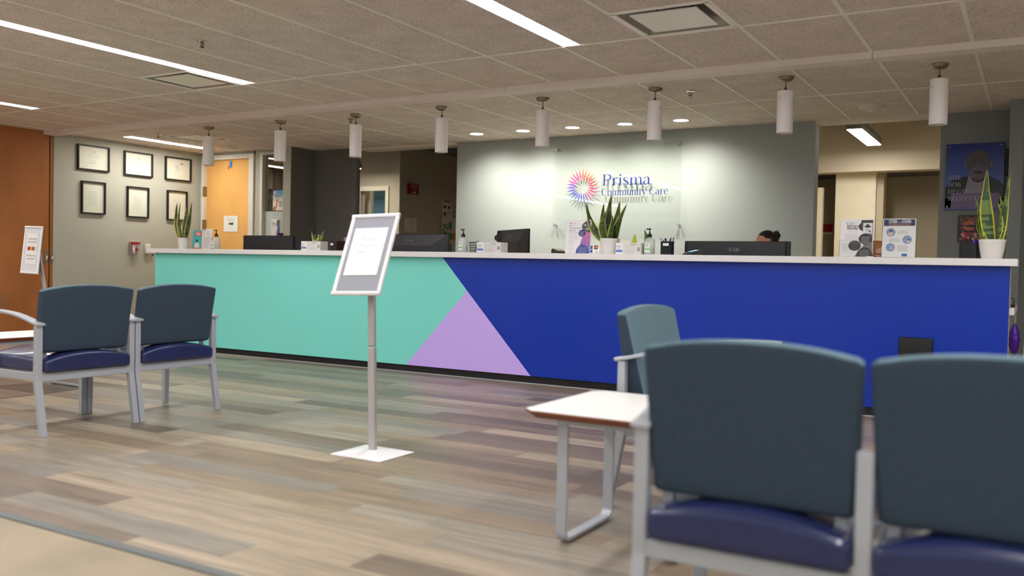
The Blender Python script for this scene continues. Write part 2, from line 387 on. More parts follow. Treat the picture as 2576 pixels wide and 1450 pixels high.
GL = {
 'P': (.58, [[(.13,0,TH),(.13,.72,TH)],[(.02,.012,tn),(.26,.012,tn)],[(.02,.708,tn),(.14,.708,tn)],[(.13,.705,tn),(.3,.705,tn),(.44,.66,.07),(.5,.53,TH),(.44,.40,.07),(.3,.355,tn),(.13,.355,tn)]]),
 'r': (.38, [[(.11,0,TH),(.11,.48,TH)],[(.02,.47,tn),(.11,.47,tn)],[(.01,.012,tn),(.22,.012,tn)],[(.14,.34,tn),(.21,.45,.035),(.28,.475,.05),(.34,.44,.075)]]),
 'i': (.25, [[(.12,0,TH),(.12,.48,TH)],[(.03,.47,tn),(.12,.47,tn)],[(.02,.012,tn),(.22,.012,tn)],[(.12,.585,.0),(.12,.61,.1),(.12,.65,.13),(.12,.69,.1),(.12,.71,0)]]),
 's': (.40, [[(.33,.37,.02),(.31,.43,.035),(.22,.476,tn),(.12,.455,.05),(.07,.37,.08),(.16,.275,.1),(.28,.19,.1),(.33,.1,.075),(.24,.012,.035),(.12,.022,.03),(.05,.09,.03),(.04,.13,.02)]]),
 'm': (.78, [[(.11,0,TH),(.11,.48,TH)],[(.02,.47,tn),(.11,.47,tn)],[(.01,.012,tn),(.2,.012,tn)],[(.14,.34,tn),(.22,.45,.035),(.31,.47,.05),(.37,.42,.09),(.385,.3,TH),(.385,0,TH)],[(.29,.012,tn),(.48,.012,tn)],
        [(.42,.34,tn),(.5,.45,.035),(.59,.47,.05),(.65,.42,.09),(.665,.3,TH),(.665,0,TH)],[(.57,.012,tn),(.76,.012,tn)]]),
 'n': (.50, [[(.11,0,TH),(.11,.48,TH)],[(.02,.47,tn),(.11,.47,tn)],[(.01,.012,tn),(.2,.012,tn)],[(.14,.34,tn),(.22,.45,.035),(.31,.47,.05),(.37,.42,.09),(.385,.3,TH),(.385,0,TH)],[(.29,.012,tn),(.48,.012,tn)]]),
 'a': (.47, [[(.07,.36,.08),(.1,.43,.05),(.2,.478,.03),(.3,.44,.07),(.33,.33,TH),(.33,.1,TH),(.36,.02,.06),(.43,.01,tn),(.45,.03,.02)],[(.33,.29,tn),(.2,.265,.035),(.09,.2,.08),(.07,.11,.1),(.13,.015,.05),(.22,.015,.035),(.32,.09,tn)]]),
 'C': (.64, [[(.57,.50,.02),(.56,.58,.03),(.48,.68,.03),(.35,.715,tn),(.2,.65,.06),(.11,.52,.1),(.085,.36,.115),(.11,.2,.1),(.2,.065,.06),(.36,.005,tn),(.49,.05,.03),(.58,.16,.03),(.59,.2,.02)]]),
 'o': (.49, [[(.24,.476,tn),(.12,.43,.075),(.07,.24,TH),(.12,.05,.075),(.24,.004,tn),(.36,.05,.075),(.41,.24,TH),(.36,.43,.075),(.24,.476,tn)]]),
 'u': (.50, [[(.11,.48,TH),(.11,.15,TH),(.14,.05,.08),(.22,.005,.035),(.31,.05,.03),(.37,.15,tn)],[(.385,0,TH),(.385,.48,TH)],[(.02,.47,tn),(.11,.47,tn)],[(.3,.47,tn),(.385,.47,tn)],[(.385,.012,tn),(.48,.012,tn)]]),
 't': (.32, [[(.14,.62,.01),(.14,.5,.08),(.14,.1,TH),(.17,.02,.07),(.24,.006,.03),(.3,.05,.02)],[(.02,.468,tn),(.28,.468,tn)]]),
 'y': (.46, [[(.08,.47,TH),(.25,.05,TH)],[(.4,.47,tn),(.24,.0,tn),(.17,-.15,.035),(.1,-.2,.05),(.04,-.17,.07)],[(0,.47,tn),(.18,.47,tn)],[(.32,.47,tn),(.47,.47,tn)]]),
 'e': (.45, [[(.08,.265,tn),(.39,.265,tn)],[(.39,.265,.06),(.365,.4,.075),(.24,.477,tn),(.12,.43,.07),(.065,.25,TH),(.1,.09,.09),(.2,.008,.045),(.31,.02,.03),(.4,.12,.02)]]),
 'T': (.60, [[(.3,0,TH),(.3,.71,TH)],[(.03,.705,tn),(.57,.705,tn)],[(.03,.705,.02),(.03,.56,.01)],[(.57,.705,.02),(.57,.56,.01)],[(.2,.012,tn),(.4,.012,tn)]]),
 'H': (.74, [[(.14,0,TH),(.14,.72,TH)],[(.58,0,TH),(.58,.72,TH)],[(.14,.37,tn),(.58,.37,tn)],[(.03,.012,tn),(.25,.012,tn)],[(.03,.708,tn),(.25,.708,tn)],[(.47,.012,tn),(.69,.012,tn)],[(.47,.708,tn),(.69,.708,tn)]]),
 'E': (.60, [[(.14,0,TH),(.14,.72,TH)],[(.03,.708,tn),(.52,.708,tn)],[(.03,.012,tn),(.55,.012,tn)],[(.14,.37,tn),(.4,.37,tn)],[(.52,.708,.02),(.52,.58,.01)],[(.55,.012,.02),(.56,.16,.01)],[(.4,.44,.01),(.4,.3,.01)]]),
 'B': (.60, [[(.14,0,TH),(.14,.72,TH)],[(.03,.708,tn),(.3,.708,tn),(.42,.66,.06),(.46,.55,.1),(.42,.43,.06),(.3,.38,tn),(.14,.38,tn)],[(.3,.38,tn),(.46,.33,.06),(.52,.2,TH),(.46,.06,.06),(.3,.012,tn),(.03,.012,tn)]]),
 'O': (.74, [[(.36,.716,tn),(.19,.65,.07),(.085,.36,.115),(.19,.07,.07),(.36,.004,tn),(.53,.07,.07),(.635,.36,.115),(.53,.65,.07),(.36,.716,tn)]]),
 'G': (.72, [[(.57,.52,.02),(.55,.6,.03),(.48,.68,.03),(.35,.715,tn),(.2,.65,.06),(.11,.52,.1),(.085,.36,.115),(.11,.2,.1),(.2,.065,.06),(.36,.005,tn),(.5,.04,.04),(.58,.1,.06)],[(.6,.06,TH),(.6,.31,TH)],[(.46,.3,tn),(.7,.3,tn)]]),
 'Y': (.66, [[(.12,.705,TH),(.33,.33,TH)],[(.55,.705,tn),(.34,.33,tn)],[(.33,0,TH),(.33,.34,TH)],[(.02,.705,tn),(.24,.705,tn)],[(.45,.705,tn),(.65,.705,tn)],[(.22,.012,tn),(.44,.012,tn)]]),
 'I': (.30, [[(.14,0,TH),(.14,.72,TH)],[(.03,.012,tn),(.25,.012,tn)],[(.03,.708,tn),(.25,.708,tn)]]),
 'R': (.64, [[(.14,0,TH),(.14,.72,TH)],[(.03,.012,tn),(.25,.012,tn)],[(.03,.708,tn),(.3,.708,tn),(.42,.66,.06),(.47,.54,.1),(.42,.42,.06),(.3,.37,tn),(.14,.37,tn)],[(.3,.36,.06),(.52,.02,.1),(.6,.01,.03)]]),
 'N': (.74, [[(.14,0,tn),(.14,.71,tn)],[(.12,.71,TH),(.58,.02,TH)],[(.59,0,tn),(.59,.72,tn)],[(.04,.012,tn),(.24,.012,tn)],[(.5,.708,tn),(.69,.708,tn)]]),
 'S': (.52, [[(.42,.53,.02),(.4,.64,.03),(.28,.712,tn),(.15,.67,.06),(.09,.55,.1),(.2,.42,.11),(.36,.3,.11),(.44,.17,.1),(.38,.05,.06),(.25,.006,tn),(.12,.05,.03),(.07,.19,.02)]]),
 'L': (.56, [[(.14,0,TH),(.14,.72,TH)],[(.03,.708,tn),(.25,.708,tn)],[(.03,.012,tn),(.52,.012,tn)],[(.52,.012,.02),(.53,.17,.01)]]),
 'F': (.55, [[(.14,0,TH),(.14,.72,TH)],[(.03,.708,tn),(.5,.708,tn)],[(.14,.37,tn),(.38,.37,tn)],[(.03,.012,tn),(.25,.012,tn)],[(.5,.708,.02),(.5,.58,.01)]]),
 'A': (.68, [[(.33,.72,tn),(.1,.01,tn)],[(.33,.72,.09),(.57,.01,TH)],[(.18,.26,tn),(.46,.26,tn)],[(.01,.012,tn),(.19,.012,tn)],[(.46,.012,tn),(.67,.012,tn)]]),
 'W': (.96, [[(.1,.71,TH),(.3,.01,TH)],[(.32,.01,tn),(.48,.71,tn)],[(.48,.71,TH),(.68,.01,TH)],[(.7,.01,tn),(.87,.71,tn)],[(0,.708,tn),(.2,.708,tn)],[(.78,.708,tn),(.95,.708,tn)]]),
 'U': (.70, [[(.14,.72,TH),(.14,.2,TH),(.2,.06,.07),(.35,.006,tn),(.5,.06,tn),(.57,.2,tn),(.57,.71,tn)],[(.03,.708,tn),(.25,.708,tn)],[(.48,.708,tn),(.66,.708,tn)]]),
 ' ': (.28, []),
}
def cat_rom(pts, k=5):
    if len(pts) < 3: return [Vector(p) for p in pts]
    P = [Vector(p) for p in pts]; out = []
    for i in range(len(P)-1):
        p0, p1, p2, p3 = P[max(i-1,0)], P[i], P[i+1], P[min(i+2, len(P)-1)]
        for j in range(k):
            t = j/k; out.append(.5*((2*p1)+(p2-p0)*t+(2*p0-5*p1+4*p2-p3)*t*t+(3*p1-p0-3*p2+p3)*t**3))
    return out+[P[-1]]
def serif(mb, s, x, y, cap, T, col, m=None, width=None, lift=.001, depth=0, light=1.0):
    """didone style lettering: contrast strokes with hairline serifs; cap = capital height"""
    k = cap/.72; adv = sum(GL[c][0] for c in s); kx = (width/adv) if width else k
    cx = 0
    for c in s:
        for st in GL[c][1]:
            pts = cat_rom(st) if len(st) > 2 else [Vector(p) for p in st]
            L = []; R = []
            P2 = [Vector(((p.x+cx)*kx+x, p.y*k+y)) for p in pts]
            for i, p in enumerate(P2):
                d = (P2[min(i+1, len(P2)-1)]-P2[max(i-1, 0)])
                d = d.normalized() if d.length > 1e-9 else Vector((1,0))
                nn = Vector((-d.y, d.x))*max(0, pts[i].z)*k*.5*light
                L.append(p+nn); R.append(p-nn)
            n = len(L); vs = [T @ Vector((q.x, q.y, lift)) for q in L+R]
            mb.add(vs, [(i, i+1, n+i+1, n+i) for i in range(n-1)], m or m_ink, col)
        cx += GL[c][0]

# ------------------------------------------------------------------ room shell
ZC = 2.435
gx = [-.4125-.6096*k for k in range(-8, 18)]
gy = [5.50-2.438*k for k in range(-1, 5)]
holes = []                       # (x0,x1,y0,y1) openings cut in the tiled ceiling
vents = [(-2.241+.03, -1.632-.03, 4.89+.0, 5.50-.03), (-6.508+.03, -5.93, 4.92, 5.47), (-9.40, -8.72, 7.34, 7.92)]
vents = [(-2.22,-1.66,4.91,5.47), (-6.48,-5.93,4.92,5.47), (-9.30,-8.74,7.40,7.92)]
slots = [(-2.846,-2.713,-2.0,5.495), (-5.895,-5.765,-2.0,5.495), (-8.943,-8.812,-2.0,5.495), (.203,.333,-2.0,5.495), (3.251,3.381,-2.0,5.495), (-9.86,-9.70,7.23,8.45)]
holes = vents+slots
def build_ceiling():
    X0, X1, Y0, Y1 = -10.6, 4.2, -4.2, 9.45
    xs = sorted(set([X0, X1]+[h[0] for h in holes]+[h[1] for h in holes])); ys = sorted(set([Y0, Y1]+[h[2] for h in holes]+[h[3] for h in holes]))
    mb = MB()
    for i in range(len(xs)-1):
        for j in range(len(ys)-1):
            cx, cy = (xs[i]+xs[i+1])/2, (ys[j]+ys[j+1])/2
            if any(h[0] < cx < h[1] and h[2] < cy < h[3] for h in holes): continue
            mb.box(xs[i], xs[i+1], ys[j], ys[j+1], ZC, ZC+.02, m_tile)
    mb.box(X0, X1, Y0, Y1, ZC+.30, ZC+.34, m_dark)
    struct(mb, 'ceiling')
    g = MB()
    def cut(a0, a1, spans):
        segs = [(a0, a1)]
        for s0, s1 in spans:
            segs = [q for a, b in segs for q in ((a, min(b, s0)), (max(a, s1), b)) if q[1]-q[0] > .01]
        return segs
    for x in gx:
        if X0+.2 < x < X1-.1:
            for a, b in cut(Y0, 9.24, [(6.5, 6.64)]+[(h[2], h[3]) for h in holes if h[0]-.012 < x < h[1]+.012]):
                g.box(x-.012, x+.012, a, b, ZC-.004, ZC+.002, m_gridbar)
    for y in gy:
        if Y0+.1 < y < 9.2 and abs(y-6.57) > .25:
            for a, b in cut(-10.3, X1-.05, [(h[0], h[1]) for h in holes if h[2]-.012 < y < h[3]+.012]):
                g.box(a, b, y-.012, y+.012, ZC-.0045, ZC+.002, m_gridbar)
    struct(g, 'trim_1')
    b = MB(); b.box(-10.34, -3.9, 6.50, 6.645, 2.389, ZC+.001, m_beam); b.box(-3.897, -1.02, 6.50, 6.645, 2.389, ZC+.001, m_beam)
    b.box(-1.017, 4.0, 6.50, 6.645, 2.389, ZC+.001, m_beam)
    b.box(-10.34, 4.0, 6.645, 6.665, 2.415, ZC+.001, m_beam)
    struct(b, 'trim_2', bevel=.002)
build_ceiling()
fl = MB(); fl.box(-11.6, 4.2, 1.885, 16, -.05, 0, m_floor); struct(fl, 'floor')
fl = MB(); fl.box(-11.6, 4.2, -4.2, 1.85, -.05, -.002, m_beige_floor); struct(fl, 'floor_1')
tr = MB(); tr.prism([(1.848,-.02),(1.848,.002),(1.853,.006),(1.882,.006),(1.888,.002),(1.888,-.02)], -11.6, 4.2, mat('grey_transition', (104,108,108), .45), axis='x'); struct(tr, 'trim_3')
def wall(name, boxes, m=m_wall):
    mb = MB()
    for b in boxes: mb.box(*b, m)
    return struct(mb, name)
# left wall beyond the folding panels and around them; a window further back lets daylight in
wall('wall_left', [(-10.6,-10.35,6.64,8.86,0,ZC), (-10.6,-10.40,-4.2,6.64,0,.85), (-10.6,-10.40,-4.2,6.64,2.36,ZC), (-10.6,-10.40,-4.2,-3.6,.85,2.36), (-10.6,-10.40,.4,6.64,.85,2.36)])
wall('wall_rear', [(-10.6,4.2,-4.4,-4.2,0,.7), (-10.6,4.2,-4.4,-4.2,2.3,ZC)]+[(x-.12,x+.12,-4.4,-4.2,.7,2.3) for x in (-10.4,-7.5,-4.6,-1.7,1.2,4.0)], m_white)
rw = MB(); rw.box(-10.4,4.0,-4.31,-4.305,.7,2.3,m_glass); struct(rw, 'window_4'); wall('wall_right', [(4.0,4.2,-4.2,16,0,ZC+.5)])
wf = MB()
for a in (-3.6, -2.27, -.94, .36): wf.box(-10.46, -10.38, a-.03, a+.03, .85, 2.36, m_white)
wf.box(-10.46,-10.38,-3.6,.4,.82,.88,m_white); wf.box(-10.46,-10.38,-3.6,.4,2.33,2.39,m_white); struct(wf, 'window_1')
wp = MB(); wp.box(-10.43,-10.425,-3.6,.4,.85,2.36,m_glass); struct(wp, 'window_2')
# door wall, sidelight and nook
wall('wall_back_left', [(-10.35,-10.30,8.86,9.0,0,ZC), (-10.30,-9.27,8.86,9.0,2.375,ZC), (-9.30,-9.17,8.86,9.0,0,ZC), (-9.17,-8.61,8.86,9.0,2.40,ZC)])
wall('wall_nook', [(-8.612,-8.49,8.73,9.3,0,ZC), (-8.49,-7.83,9.18,9.24,0,ZC), (-7.83,-7.735,9.14,9.20,0,ZC)], m_wall_dark)  # shade of the unlit nook is painted into this grey
wc = MB(); wc.box(-8.617,-8.485,8.722,8.732,0,ZC,m_wall); struct(wc, 'trim_4')  # column front kept in lighter grey as its lit face
lw = wall('wall_logo', [(-6.225,-1.955,9.25,9.42,0,ZC+.6)], m_logo_wall)
wall('wall_header', [(-7.72,-6.225,9.20,9.42,2.405,ZC+.6), (-1.955,-.83,9.25,9.42,2.405,ZC+.6)], m_white)
wall('wall_right_back', [(-.83,-.10,9.28,9.42,0,ZC+.6)], m_wall_cool)
wall('wall_column', [(-.252,-.150,8.76,9.28,0,ZC)], m_wall_cool)
wall('wall_far_right', [(-.10,4.0,10.5,10.6,0,3.2)], m_tan)
# corridor behind the logo wall
wall('wall_corridor', [(-10.62-1.0,-10.57,12.6,12.75,0,3.0), (-10.57,-9.93,12.6,12.75,2.26,3.0), (-9.93,-9.677,12.6,15.0,0,3.0), (-11.6,-11.5,9.3,15,0,3.0)], m_tan)
wall('wall_corridor_end', [(-9.68,-2.5,15.0,15.1,0,3.0)], m_tan)
wall('wall_corridor_right', [(-3.03,-2.90,9.42,14.2,0,3.0), (-2.90,-.83,12.6,12.85,2.275,3.0), (-2.90,-.83,13.9,14.0,0,2.4), (-.83,-.70,9.42,14.0,0,3.0)], m_tan)
wall('wall_corridor_ceiling', [(-11.6,-.70,9.42,15.1,3.0,3.05), (-2.90,-.83,12.85,13.9,2.32,2.36)], m_wall_dark)  # corridor ceiling darkened to cut bounced light
cc = MB(); cc.box(-2.43,-1.915,12.85,13.2,0,2.32,m_cream); cc.box(-1.915,-1.83,12.95,13.2,0,2.32,m_tan); cc.box(-2.90,-2.60,12.86,12.95,0,2.1,m_cream)  # cream front, tan side: lit and shaded faces given by colour
struct(cc, 'wall_column_corridor')
wall('wall_blue_room', [(-10.612,-9.93,13.05,13.1,0,3.0)], m_bluewall); wall('wall_pale_room', [(-11.6,-10.614,12.95,13.0,0,3.0)], m_cream)
df = MB(); df.box(-10.62,-10.55,12.57,12.62,0,2.215,m_cream); df.box(-9.97,-9.90,12.57,12.62,0,2.215,m_cream); df.box(-10.62,-9.90,12.57,12.62,2.215,2.295,m_cream)
struct(df, 'door_2', bevel=.006)
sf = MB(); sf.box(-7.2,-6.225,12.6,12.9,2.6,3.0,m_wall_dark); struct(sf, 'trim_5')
# far room seen through the sidelight
wall('wall_office', [(-11.6,-8.60,10.2,10.25,0,ZC),(-11.6,-11.5,8.8,10.2,0,ZC),(-11.6,-10.6,8.8,8.9,0,ZC),(-8.66,-8.60,9.0,10.2,0,ZC)], m_brownwall)
wall('wall_office_ceiling', [(-11.6,-8.60,9.0,10.25,ZC-.005,ZC+.03)], m_white)

# maple door with frame, hinges
d = MB(); d.box(-10.255,-9.375,8.885,8.925,.01,2.335,m_door); door = struct(d, 'door_1')
fr = MB(); fr.box(-10.31,-10.255,8.835,8.93,0,2.335,m_white); fr.box(-9.375,-9.285,8.835,8.93,0,2.335,m_white); fr.box(-10.31,-9.285,8.835,8.93,2.335,2.395,m_white)
for i in range(9): fr.lathe([(.006,0),(.006,.003)], m_dark, c=(-10.15+i*.085+(.06 if i > 4 else 0), 8.834, 2.372+random.uniform(-.006,.006)), n=8, ax=(0,-1,0))
fr.build('door_frame', door, bevel=.003)
for z in (1.90, 1.43): h = MB(); h.box(-10.275,-10.25,8.83,8.90,z-.07,z+.07,m_nickel); h.build('hinge', door)
hd = MB(); hd.tube([(-9.47,8.885,1.0),(-9.47,8.84,1.0),(-9.56,8.835,1.0)], .01, m_nickel); hd.build('door_handle', door)
T = plane_T((0,8.884,0))
tp = MB(); rect(tp,-9.80,-9.745,2.255,2.315,T,(70,140,200),lift=.002); poly(tp,[(-9.80,2.24),(-9.775,2.215),(-9.75,2.225),(-9.74,2.30),(-9.77,2.31)],T,(62,128,190),lift=.003); poly(tp,[(-9.83,2.20),(-9.81,2.195),(-9.80,2.25),(-9.825,2.245)],T,(196,90,90),lift=.003)
tag(tp.build('painter_tape'), 'torn blue painter tape stuck to the top of the orange maple door', 'tape')
def paper(name, x0, x1, z0, z1, y, label, cat, draw=None, col=(236,234,228), th=.002, xd=(1,0,0), o=None, ox=0):
    mb = MB(); T = plane_T(o if o is not None else (x0, y, z0), xd); W = x1-x0; H = z1-z0
    n = T.to_3x3() @ Vector((0,0,1))
    mb.box(0, W, 0, H, -.0, .0015, m_ink, T=T, col=col)
    if draw: draw(mb, T @ Matrix.Translation((0,0,.0016)), W, H)
    return tag(mb.build(name), label, cat)
def draw_arrow(mb, T, W, H):
    text(mb, 'PLEASE CHECK IN AT', W/2, H*.78, .017, T, (150,150,150)); text(mb, 'THE FRONT DESK', W/2, H*.68, .017, T, (150,150,150))
    rect(mb, W*.36, W*.58, H*.44, H*.56, T, (70,72,66)); poly(mb, [(W*.58,H*.38),(W*.72,H*.5),(W*.58,H*.62)], T, (40,42,40)); text(mb, 'Thank you', W/2, H*.25, .013, T, (150,150,150))
paper('door_sign', -9.894, -9.615, 1.33, 1.55, 8.88, 'white paper sign with a dark right arrow taped to the orange maple door', 'sign', draw_arrow)
# sidelight window
wf = MB(); wf.box(-9.17,-9.125,8.845,8.96,0,2.40,m_white); wf.box(-8.725,-8.615,8.90,8.96,0,2.40,m_wall); wf.box(-9.125,-8.725,8.845,8.96,2.37,2.40,m_white); wf.box(-9.125,-8.725,8.845,8.96,0,.1,m_white)
wi = struct(wf, 'window_3')
gp = MB(); gp.box(-9.125,-8.725,8.90,8.906,.1,2.37,m_glass); gp.build('glass_pane', wi)
gp = MB(); gp.box(-9.125,-8.725,8.894,8.899,.1,1.605,m_frost); gp.build('frosted_film', wi)
def draw_phx(mb, T, W, H):
    rect(mb, 0, W, H*.8, H, T, (60,150,180)); grect(mb, 0, W, H*.42, H*.8, T, (226,214,190), (120,196,214)); rect(mb, 0, W, 0, H*.42, T, (236,226,206))
    rect(mb, 0, W, H*.78, H*.8, T, (220,90,110), lift=.001); text(mb, 'PHOENIX', W*.45, H*.68, .03, T, (60,90,100), bold=.001)
    for dx in (0, .022):
        for k in range(8):
            a = PI*2*k/8; rect(mb, W*.3+.025*math.cos(a)+dx*.4, W*.3+.025*math.cos(a)+.008+dx*.4, H*.58+.03*math.sin(a), H*.58+.03*math.sin(a)+.012, T, (214,40,60), lift=.0014)
    poly(mb, [(W*.2,H*.12),(W*.3,H*.12),(W*.44,H*.52),(W*.36,H*.52)], T, (214,50,66), lift=.001)
    text(mb, 'TOGETHER', W*.72, H*.38, .024, T, (70,70,70), bold=.001); text(mb, 'WE CAN', W*.76, H*.29, .024, T, (70,70,70), bold=.001); text(mb, 'END HIV', W*.76, H*.2, .024, T, (70,70,70), bold=.001)
    poly(mb, [(0,0),(W*.25,0),(W*.3,H*.14),(W*.12,H*.22),(W*.02,H*.12)], T, (190,130,100), lift=.0012); disc(mb, W*.16, H*.9, W*.1, H*.07, T, (230,150,190))
paper('poster', -8.962, -8.745, 1.615, 1.885, 8.889, 'small blue and cream poster with red ribbon taped inside the door sidelight', 'poster', draw_phx)
def draw_half(mb, T, W, H):
    text(mb, 'SELF', W*.12, H*.8, .022, T, (60,60,60), align='LEFT'); text(mb, 'AWARENESS', W*.12, H*.7, .022, T, (60,60,60), align='LEFT'); text(mb, 'GROUP', W*.12, H*.6, .022, T, (60,60,60), align='LEFT')
    lines(mb, W*.12, W*.6, H*.5, 8, .018, T); poly(mb, [(W*.62,0),(W,0),(W,H*.6),(W*.86,H*.7)], T, (110,90,170)); disc(mb, W*.86, H*.84, W*.14, H*.14, T, (90,90,96)); disc(mb, W*.84, H*.68, W*.12, H*.09, T, (60,80,130), lift=.001)
paper('flyer', -8.985, -8.84, 1.26, 1.50, 8.885, 'white and purple flyer standing in front of the frosted sidelight glass', 'flyer', draw_half)
pf = MB(); pf.box(-10.78,-10.235,10.16,10.2,2.015,2.375,m_wood); pf.box(-10.75,-10.265,10.15,10.161,2.045,2.35,m_cream); po = thing('certificate_frame', (0,0,0), 0, 'brown framed certificate on the brown wall seen through the door sidelight', 'picture frame')
pf.box(-11.4,-10.0,10.17,10.2,1.86,1.88,m_wood); pf.box(-11.4,-10.0,10.17,10.2,1.70,1.72,m_wood); pf.build('frame', po)
def strip_fixture(name, x0, x1, y0, y1, z, label, pw=m_strip, group='recessed strip lights'):
    t = thing(name, ((x0+x1)/2, (y0+y1)/2, z), 0, label, 'ceiling light', group); a = (x1-x0)/2; b = (y1-y0)/2
    m = MB(); n = max(1, round((y1-y0)/2.44)); 
    for i in range(n): m.box(-a+.004, a-.004, -b+.003+i*2*b/n, -b-.003+(i+1)*2*b/n, .004, .012, pw)
    m.build('diffuser', t)
    h = MB(); h.box(-a, -a+.004, -b, b, -.001, .1, m_white); h.box(a-.004, a, -b, b, -.001, .1, m_white); h.box(-a, a, -b, -b+.003, -.001, .1, m_white); h.box(-a, a, b-.003, b, -.001, .1, m_white); h.box(-a, a, -b, b, .1, .11, m_white)
    h.build('housing', t)
    return t
SL = ['long lit strip light ending beside the big air vent at top centre', 'long lit strip light running over the dark seat pair, ending at the left vent', 'short visible end of a strip light above the orange wood panels',
      'strip light in the ceiling over the foreground seats, outside the frame', 'added strip light nearest the right-hand wall, outside the frame', 'lit strip light over the framed certificates wall, behind the beam']  # right-hand wall strip is added, unseen, to brighten the ceiling there
m_strip2 = emis('bright_strip_diffuser', (255,250,240), STRIP_POWER*1.15)
for sl, la in zip(slots, SL): strip_fixture('strip_light', sl[0], sl[1], sl[2], sl[3], ZC, la, m_strip2 if sl[2] > 5 else m_strip)
strip_fixture('strip_light', -9.72, -9.56, 9.08, 10.1, ZC-.13, 'white glowing strip behind the sidelight glass beside the maple door', emis('sidelight_strip', (255,250,240), 5), None)  # glowing strip set behind the glass
# air vents: square frame, sloped throat and lowered plate
VL = ['square air diffuser with a pale plate right of the bright central strip light', 'square air diffuser beside the end of the left strip light', 'square air diffuser behind the beam above the first pendant']
for (x0,x1,y0,y1), la in zip(vents, VL):
    t = thing('air_vent', ((x0+x1)/2, (y0+y1)/2, ZC), 0, la, 'air vent', 'square ceiling air vents'); a = (x1-x0)/2; b = (y1-y0)/2
    f = MB()
    for q in ((-a-.02,a+.02,-b-.02,-b+.01),(-a-.02,a+.02,b-.01,b+.02),(-a-.02,-a+.01,-b,b),(a-.01,a+.02,-b,b)): f.box(*q, -.006, .002, m_vent)
    f.build('frame', t)
    th = MB(); vs = []
    for (sx, z) in ((1,0),(.62,.14)):
        for px, py in ((-1,-1),(1,-1),(1,1),(-1,1)): vs.append((px*a*sx, py*b*sx, z))
    th.add(vs, [(0,1,5,4),(1,2,6,5),(2,3,7,6),(3,0,4,7)], mat('throat_metal', (190,188,182), .3, .2)); th.add([vs[i] for i in (4,5,6,7)], [(0,1,2,3)], m_dark); th.build('throat', t)
    p = MB(); p.box(-a*.74, a*.74, -b*.74, b*.74, -.004, .004, m_vent)
    for sx in (-1,1): p.box(sx*a*.4-.004, sx*a*.4+.004, -.004, .004, .004, .14, m_dark)
    p.build('plate', t, bevel=.003)

# ------------------------------------------------------------------ orange folding panels and their edge hardware
t = thing('wood_panel', (-10.37, 4.0, 0), 0, 'large orange wood folding panel with a sign holder, at the left edge', 'panel')
p = MB(); p.box(-.03, .02, -4.0, 2.52, .03, ZC-.002, m_orange); p.build('panel', t)
k = MB(); k.box(-.02, .012, -4.0, 2.52, 0, .03, m_kick); k.build('bottom_strip', t)  # dark strip along the panel foot
t = thing('wood_panel', (-10.37, 6.60, 0), 0, 'narrow orange wood panel edges with metal latches beside the grey wall', 'panel')
p = MB(); p.box(-.03,.012,-.075,-.012,.02,2.385,m_orange); p.box(-.03,.012,.004,.050,.02,2.38,m_orange); p.build('panel', t)
k = MB(); k.box(-.03,.002,-.012,.004,.02,2.38,m_kick); k.box(-.03,.010,.050,.062,0,2.389,m_kick); k.build('gap_seal', t)
for yy in (-.045, .027):
    l = MB(); l.box(.012,.015,yy-.017,yy+.017,.84,1.02,m_nickel); l.box(.014,.03,yy-.012,yy+.012,.885,.945,m_chrome); l.tube([(.03,yy,.90),(.04,yy,.915),(.03,yy,.93)], .003, m_chrome); l.build('latch', t, bevel=.002)
# small clear holder on the orange panel
t = thing('sign_holder', (-10.345, 5.95, 0), 0, 'clear acrylic sign holder on the orange panel, cut by the left frame edge', 'sign holder')
p = MB(); p.box(0,.012,-.22,.13,.31,.50,m_clear); hl = p.build('holder', t); p = MB(); p.box(.003,.006,-.22,.03,.335,.475,m_paper); p.build('paper', hl)

